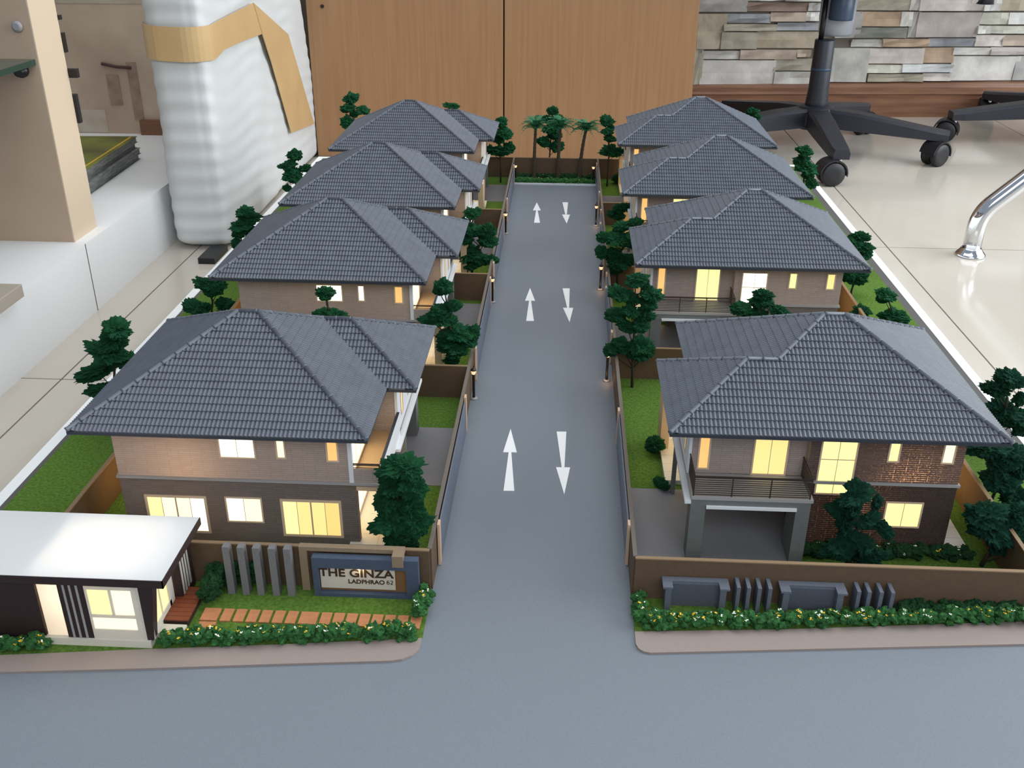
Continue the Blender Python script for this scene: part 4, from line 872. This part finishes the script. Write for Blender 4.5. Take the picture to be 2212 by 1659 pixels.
# ------------------------------------------------------------------ foam-wrapped panel
mat('foam', (214, 218, 219), .6, var=.06, vscale=14, trans=.05)
mat('tape', (208, 176, 128), .22, var=.12, vscale=12, spec=.6)
def foam_mesh():
    prof = []; r = .030; x0, x1, y0, y1 = -.668, -.572, 1.603, 2.345
    def arc(cx, cy, a0, a1, n=6): return [(cx+r*math.cos(a0+(a1-a0)*i/n), cy+r*math.sin(a0+(a1-a0)*i/n)) for i in range(n+1)]
    prof += arc(x0+r, y0+r, PI, 1.5*PI); prof += arc(x1-r, y0+r, 1.5*PI, 2*PI)
    prof += [(x1, y0+r+(y1-y0-2*r)*i/24) for i in range(1, 24)]
    prof += arc(x1-r, y1-r, 0, .5*PI); prof += arc(x0+r, y1-r, .5*PI, PI)
    prof += [(x0, y1-r-(y1-y0-2*r)*i/8) for i in range(1, 8)]
    n = len(prof); zs = [-.1065+.0045*i for i in range(116)]; vs = []
    cx, cy = (x0+x1)/2, (y0+y1)/2
    for zi, z in enumerate(zs):
        ins = .012*max(0, 1-zi/4)**2
        for x, y in prof:
            side = x > x1-.012
            lean = -.30*(z+.09)*max(0, (y-2.0)/.345) if y > 2.0 else 0
            wv = .0011*math.sin((z*1.0+.05*y+.030*noise.noise(Vector((.3, y*6, z*4))))/.0046+1.2*noise.noise(Vector((2.1, y*4, z*9))))*(.35+.65*abs(noise.noise(Vector((y*3, z*5, 2.2)))*2))
            wv += .003*noise.noise(Vector((x*8, y*6, z*9)))
            if side and y < 1.90+.12*(.19-z)*.9: wv += .004
            d = Vector((x-cx if abs(x-cx) > .02 else 0, (y-cy)*.2, 0)); d = d.normalized() if d.length else d
            q = Vector((x, y+lean, z))+d*(wv-ins)
            if y < y0+r: q.y += ins*.8-wv*.4
            vs.append(q)
    fs = [(j*n+i, j*n+(i+1) % n, (j+1)*n+(i+1) % n, (j+1)*n+i) for j in range(len(zs)-1) for i in range(n)]
    mb = MB().add(vs, fs, 0, True); mb.f.append(tuple(range(n-1, -1, -1))); mb.m.append(0); mb.sm.append(False)
    return mb
fp = thing('wrapped_panel', 'tall panel wrapped in white foam sheet with brown tape beside the model', 'package', (-.62, 1.97, FZ))
fo = foam_mesh().build('foam_wrap', 'foam', fp, (.62, -1.97, -FZ))
def tape(pts2, name='tape'):
    """strip of quads; each pair is an upper and a lower point"""
    mb = MB(); vs = [p for pr in pts2 for p in pr]; k = len(pts2)
    mb.add(vs, [(2*i, 2*i+1, 2*i+3, 2*i+2) for i in range(k-1)]); o = mb.build(name, 'tape', fp, (.62, -1.97, -FZ))
    sd = o.modifiers.new('s', 'SOLIDIFY'); sd.thickness = .0012; sd.offset = 1; return o
XT = -.5635
ring = [(-.638+.034*math.cos(a), 1.633+.034*math.sin(a)) for a in [PI+.5*PI*i/7 for i in range(8)]]+[(-.602+.0375*math.cos(a), 1.633+.036*math.sin(a)) for a in [1.5*PI+.5*PI*i/7 for i in range(8)]]
tape([((x, y, .2590-.0035*min(1, (x+.672)/.05)), (x, y, .2070-.0040*min(1, (x+.672)/.05))) for x, y in ring]+[((XT, 1.68, .2585), (XT, 1.68, .2115)), ((XT, 1.77, .262), (XT, 1.79, .211)), ((XT, 1.862, .2655), (XT, 1.898, .2085))])
tape([((XT+.001, 1.862, .2660), (XT+.001, 1.898, .2070)), ((-.5665, 2.090, .1840), (-.5645, 1.945, .1500)), ((-.5670, 2.242, -.0270), (-.5665, 2.044, -.0040))])
MB().box(-.602, -.574, 1.536, 1.606, 0, .010).build('foot', 'black_metal', fp, (.62, -1.97, 0))

# ------------------------------------------------------------------ left ledge, shelf unit, rear plaster wall
mat('ledge_white', (236, 238, 239), .5, var=.04, vscale=4)
mat('shelf_side', (184, 160, 138), .55, var=.08, vscale=14)
mat('shelf_side_lit', (214, 194, 168), .5)
mat('plaster', (214, 198, 176), .85, var=.6, vscale=7, rgb2=(182, 160, 142), bump=.2, bscale=40)
mat('stain', (84, 62, 58), .9)
mat('patch_brown', (146, 118, 104), .9, var=.5, vscale=40, rgb2=(170, 148, 130))
mat('patch_pale', (206, 198, 184), .9, var=.4, vscale=30, rgb2=(186, 172, 152))
ZL = -.0080
sd = struct(MB().box(-1.9, -.682, .2, 2.03, FZ, ZL).build('trim_1', 'ledge_white')); sd['label'] = 'low white boxed-in ledge along the left side of the room'
MB().box(-.6822, -.6815, 1.3272, 1.3286, FZ, ZL).build('joint', 'grout', sd)
wl = struct(MB().box(-1.9, -.70, 2.03, 2.10, FZ, 1.2).build('wall_left', 'plaster')); wl['label'] = 'stained beige plaster wall behind the left shelf'
MB().box(-.93, -.905, 2.0285, 2.031, .05, .11).box(-.885, -.865, 2.0288, 2.031, .02, .135).build('stain', 'patch_brown', wl)
MB().box(-1.08, -.945, 2.029, 2.031, -.006, .040).box(-1.05, -.80, 2.029, 2.031, .245, .33).build('plaster_patch', 'patch_pale', wl)
MB().tube([(-.935, 2.028, .1315), (-.905, 2.027, .126), (-.875, 2.028, .124)], .003, 5).build('crack', 'stain', wl)
bo = struct(MB().box(-.872, -.78, 2.018, 2.03, ZL, .022).build('baseboard_left', 'skirting_wood')); bo['label'] = 'short piece of reddish brown skirting behind the foam-wrapped panel'
sh = thing('shelf_unit', 'beige shelf unit standing on the white ledge, its side panel cut by the frame', 'shelf', (-.75, 1.37, ZL))
def shp(n, mb, m): return mb.build(n, m, sh, (.75, -1.37, -ZL))
shp('side_panel', MB().box(-1.6, -.7012, 1.335, 1.408, ZL, .75), 'shelf_side')
shp('lit_edge', MB().box(-.7012, -.6995, 1.335, 1.408, ZL, .75), 'shelf_side_lit')  # same panel; window light on this face put into its paler colour
MB_g = MB().box(-1.3, -.7045, .95, 1.3345, .2375, .2450)
mat('glass_green', (30, 66, 58), .1, spec=.8)
shp('glass_shelf', MB_g, 'glass_green')
o = shp('shelf_support', MB().lathe([(.0085, 0), (.0085, .006), (.006, .0065), (.006, .014)], n=14), 'black_metal'); o.location = Vector((-.7237, 1.334, .2300))+Vector((.75, -1.37, -ZL)); o.rotation_euler[0] = PI/2
o = shp('bolt', MB().lathe([(.0075, 0), (.0070, .003), (.004, .0045)], n=14), 'lamp_base'); o.location = Vector((-.7185, 1.334, .2862))+Vector((.75, -1.37, -ZL)); o.rotation_euler[0] = PI/2
for z, dz, dx in ((.289, .006, .004), (.2560, .026, .004), (.2150, .012, .014), (.1660, .040, .006)):
    shp('hook', MB().box(-.7065, -.7010+dx, 1.408, 1.416, z-dz/2, z+dz/2), 'black_metal')
# magazines
mat('paper_edge', (150, 152, 146), .8, var=.5, vscale=60, rgb2=(96, 98, 98), stretch=(1, 1, 14))
mat('cover_dark', (40, 42, 34), .35, var=1, vscale=9, rgb2=(128, 140, 44))
mat('cover_line', (214, 176, 50), .5)
for k in range(4):
    z0 = ZL+.0105*k; jx = (0, .004, -.003, .001)[k]
    t = thing('magazine', ('thick magazine with green cover, on top of the pile on the white ledge' if k == 3 else 'thick grey-edged magazine, %s from the bottom of the pile on the white ledge' % ORD[k]), 'magazine', (-.92+jx, 1.66, z0), .05, 'magazines piled on the ledge')
    MB().box(-.130, .1285, -.155, .155, .0006, .0098).build('pages', 'paper_edge', t)
    MB().box(-.1305, .1305, -.157, .157, .0098, .0105).build('cover', 'cover_dark' if k == 3 else 'paper_edge', t)
    MB().box(-.1305, .1305, -.157, .157, 0, .0006).build('back_cover', 'paper_edge', t)
    if k == 3: MB().box(.119, .1225, -.15, .15, .0105, .0107).build('stripe', 'cover_line', t)
bd = thing('loose_board', 'small beige board lying over the edge of the white ledge', 'board', (-.78, 1.0, ZL), 0)
mat('board_grey', (168, 158, 144), .6)
bevel(MB().box(-.25, .112, -.30, .125, 0, .0165).build('panel', 'board_grey', bd), .001)

# ------------------------------------------------------------------ office chairs
mat('chair_black', (38, 40, 50), .45, var=.1, vscale=40, bump=.05, bscale=400)
mat('caster_black', (26, 26, 30), .5)
mat('chair_blue', (50, 68, 92), .4)
mat('clear_plastic', (196, 200, 208), .18, trans=.5)
mat('cloth_black', (28, 28, 32), .9)
mat('chrome', (214, 216, 220), .08, metal=1)
def chair_base(name, label, cx, cy, a0, lift, group='black office chairs'):
    t = thing(name, label, 'office chair', (cx, cy, FZ), 0, group)
    MB().lathe([(.040, .060), (.046, .070), (.046, .096), (.040, .108), (.030, .112)], n=20).build('hub', 'chair_black', t)
    for k in range(5):
        a = a0+k*2*PI/5; c, s = math.cos(a), math.sin(a); vs = []
        for u, hw, zt_, zb in ((.02, .026, .108, .066), (.10, .024, .102, .062), (.20, .022, .088, .058), (.27, .021, .078, .056), (.298, .017, .075, .056)):
            for w, z in ((-hw, zb), (hw, zb), (hw*1.02, zt_-.006), (hw*.8, zt_), (-hw*.8, zt_), (-hw*1.02, zt_-.006)):
                vs.append((u*c-w*s, u*s+w*c, z))
        n = 6; fs = [(i*n+j, i*n+(j+1) % n, (i+1)*n+(j+1) % n, (i+1)*n+j) for i in range(4) for j in range(n)]+[tuple(range(n-1, -1, -1)), tuple(4*n+j for j in range(n))]
        leg = MB().add(vs, fs).build('leg', 'chair_black', t)
        sw = a+random.Random(k+int(cx*100)).uniform(-1, 1)*1.2
        cs = link('caster', caster_mesh(), t, (.285*c, .285*s, 0), None, (0, 0, sw))
    return t
_cm = []
def caster_mesh():
    if not _cm:
        mb = MB(); mb.lathe([(.0055, .040), (.0055, .060)], n=10, mi=1)
        for s in (-1, 1):
            n = 18; vs = []
            for x, r in ((.006, .023), (.008, .0255), (.018, .0255), (.021, .022), (.0215, .010)):
                vs += [(s*x, -.016+r*math.cos(2*PI*k/n), .0255+r*math.sin(2*PI*k/n)) for k in range(n)]
            fs = [(i*n+k, i*n+(k+1) % n, (i+1)*n+(k+1) % n, (i+1)*n+k) for i in range(4) for k in range(n)]+[tuple(range(n)), tuple(4*n+k for k in range(n))]
            mb.add(vs, fs, 0, True)
        n = 12; vs = []
        for x in (-.020, .020):                                        # hood over the twin wheels
            for r in (.0275, .0305): vs += [(x, -.016+r*math.cos(PI*(-.05+1.0*k/n)), .0255+r*math.sin(PI*(-.05+1.0*k/n))) for k in range(n+1)]
        m = n+1
        for k in range(n): mb.f += [tuple(len(mb.v)+q for q in (m+k, m+k+1, 3*m+k+1, 3*m+k)), tuple(len(mb.v)+q for q in (k, m+k, m+k+1, k+1)), tuple(len(mb.v)+q for q in (2*m+k, 2*m+k+1, 3*m+k+1, 3*m+k))]; mb.m += [0]*3; mb.sm += [False]*3
        mb.v += vs
        _cm.append(mb.mesh('caster', ['caster_black', 'chrome']))
    return _cm[0]
c1 = chair_base('office_chair', 'black five-star office chair base with casters before the stone wall, post in view', .583, 2.402, math.radians(-91), 0)
MB().lathe([(.0265, .100), (.0255, .12), (.0230, .150), (.0225, .255), (.0215, .257)], n=20).build('gas_post', 'chair_black', c1)
MB().lathe([(.0232, .190), (.0232, .196)], n=20).build('post_ring', 'chair_blue', c1)
MB().lathe([(.006, .25), (.006, .345)], n=10).build('gas_rod', 'black_metal', c1, (-.010, 0, 0))
bg = MB(); n = 14
for z, rx, ry in ((.262, .033, .020), (.268, .038, .026), (.30, .040, .028), (.34, .041, .029), (.40, .040, .028)):
    bg.v += [(.026+rx*math.cos(2*PI*k/n)*(1+.07*math.sin(5*k)), .03+ry*math.sin(2*PI*k/n), z) for k in range(n)]
for i in range(4):
    for k in range(n): bg.f.append((i*n+k, i*n+(k+1) % n, (i+1)*n+(k+1) % n, (i+1)*n+k)); bg.m.append(0); bg.sm.append(True)
bg.f.append(tuple(range(n-1, -1, -1))); bg.m.append(0); bg.sm.append(False)
bg.build('plastic_bag', 'clear_plastic', c1)
MB().lathe([(.0255, .300), (.0265, .304), (.0265, .40)], n=18).build('bagged_shroud', 'chair_blue', c1, (.026, -.006, 0))
MB().box(-.10, .10, -.09, .09, .40, .43).build('seat_plate', 'chair_black', c1)
bevel(MB().box(-.24, .24, -.23, .24, .43, .50).build('seat', 'cloth_black', c1), .03, 4)
for s in (-1, 1):
    x, y = (-.266, .26) if s < 0 else (.338, 0)
    MB().tube([(s*.16, y*.6, .425), (s*.22, y*.9, .40), (x, y, .362), (x, y, .330 if y else .336)], [.016, .018, .022, .019], 12).build('armrest_bracket', 'chair_black', c1)
c2 = chair_base('office_chair', 'black five-star office chair base with casters at the right edge before the skirting', 1.245, 2.554, math.radians(182), 0)
MB().lathe([(.0265, .100), (.0225, .150), (.0225, .40)], n=20).build('gas_post', 'chair_black', c2)
bevel(MB().box(-.24, .24, -.23, .24, .43, .50).build('seat', 'cloth_black', c2), .03, 4)

# ------------------------------------------------------------------ chrome table leg
tb = thing('chrome_table', 'bent chrome tube leg with round foot on the pale floor, cut by the frame', 'table leg', (.700, 1.667, FZ))
MB().lathe([(.0243, 0), (.0250, .0012), (.0248, .0030), (.0235, .0048), (.0215, .0070), (.0190, .0100), (.0172, .0130), (.0160, .0145)], n=40).build('foot_flange', 'chrome', tb)
pts = []
for k in range(30):
    t = k/29
    if t < .2: p = Vector((0, 0, .010+.050*t/.2))
    else:
        q = (t-.2)/.8; a = min(1, q/.18)*.80; p = None
    pts.append(p)
path = [Vector((0, 0, .012)), Vector((0, 0, .050))]; d = 0; cur = Vector((0, 0, .050))
for k in range(8):
    d += .80/8; cur = cur+Vector((math.sin(d), 0, math.cos(d)))*.0062; path.append(cur)
path += [cur+Vector((math.sin(.8), 0, math.cos(.8)))*(.03*i) for i in range(1, 16)]
MB().tube(path, .0150, 24).build('tube', 'chrome', tb)
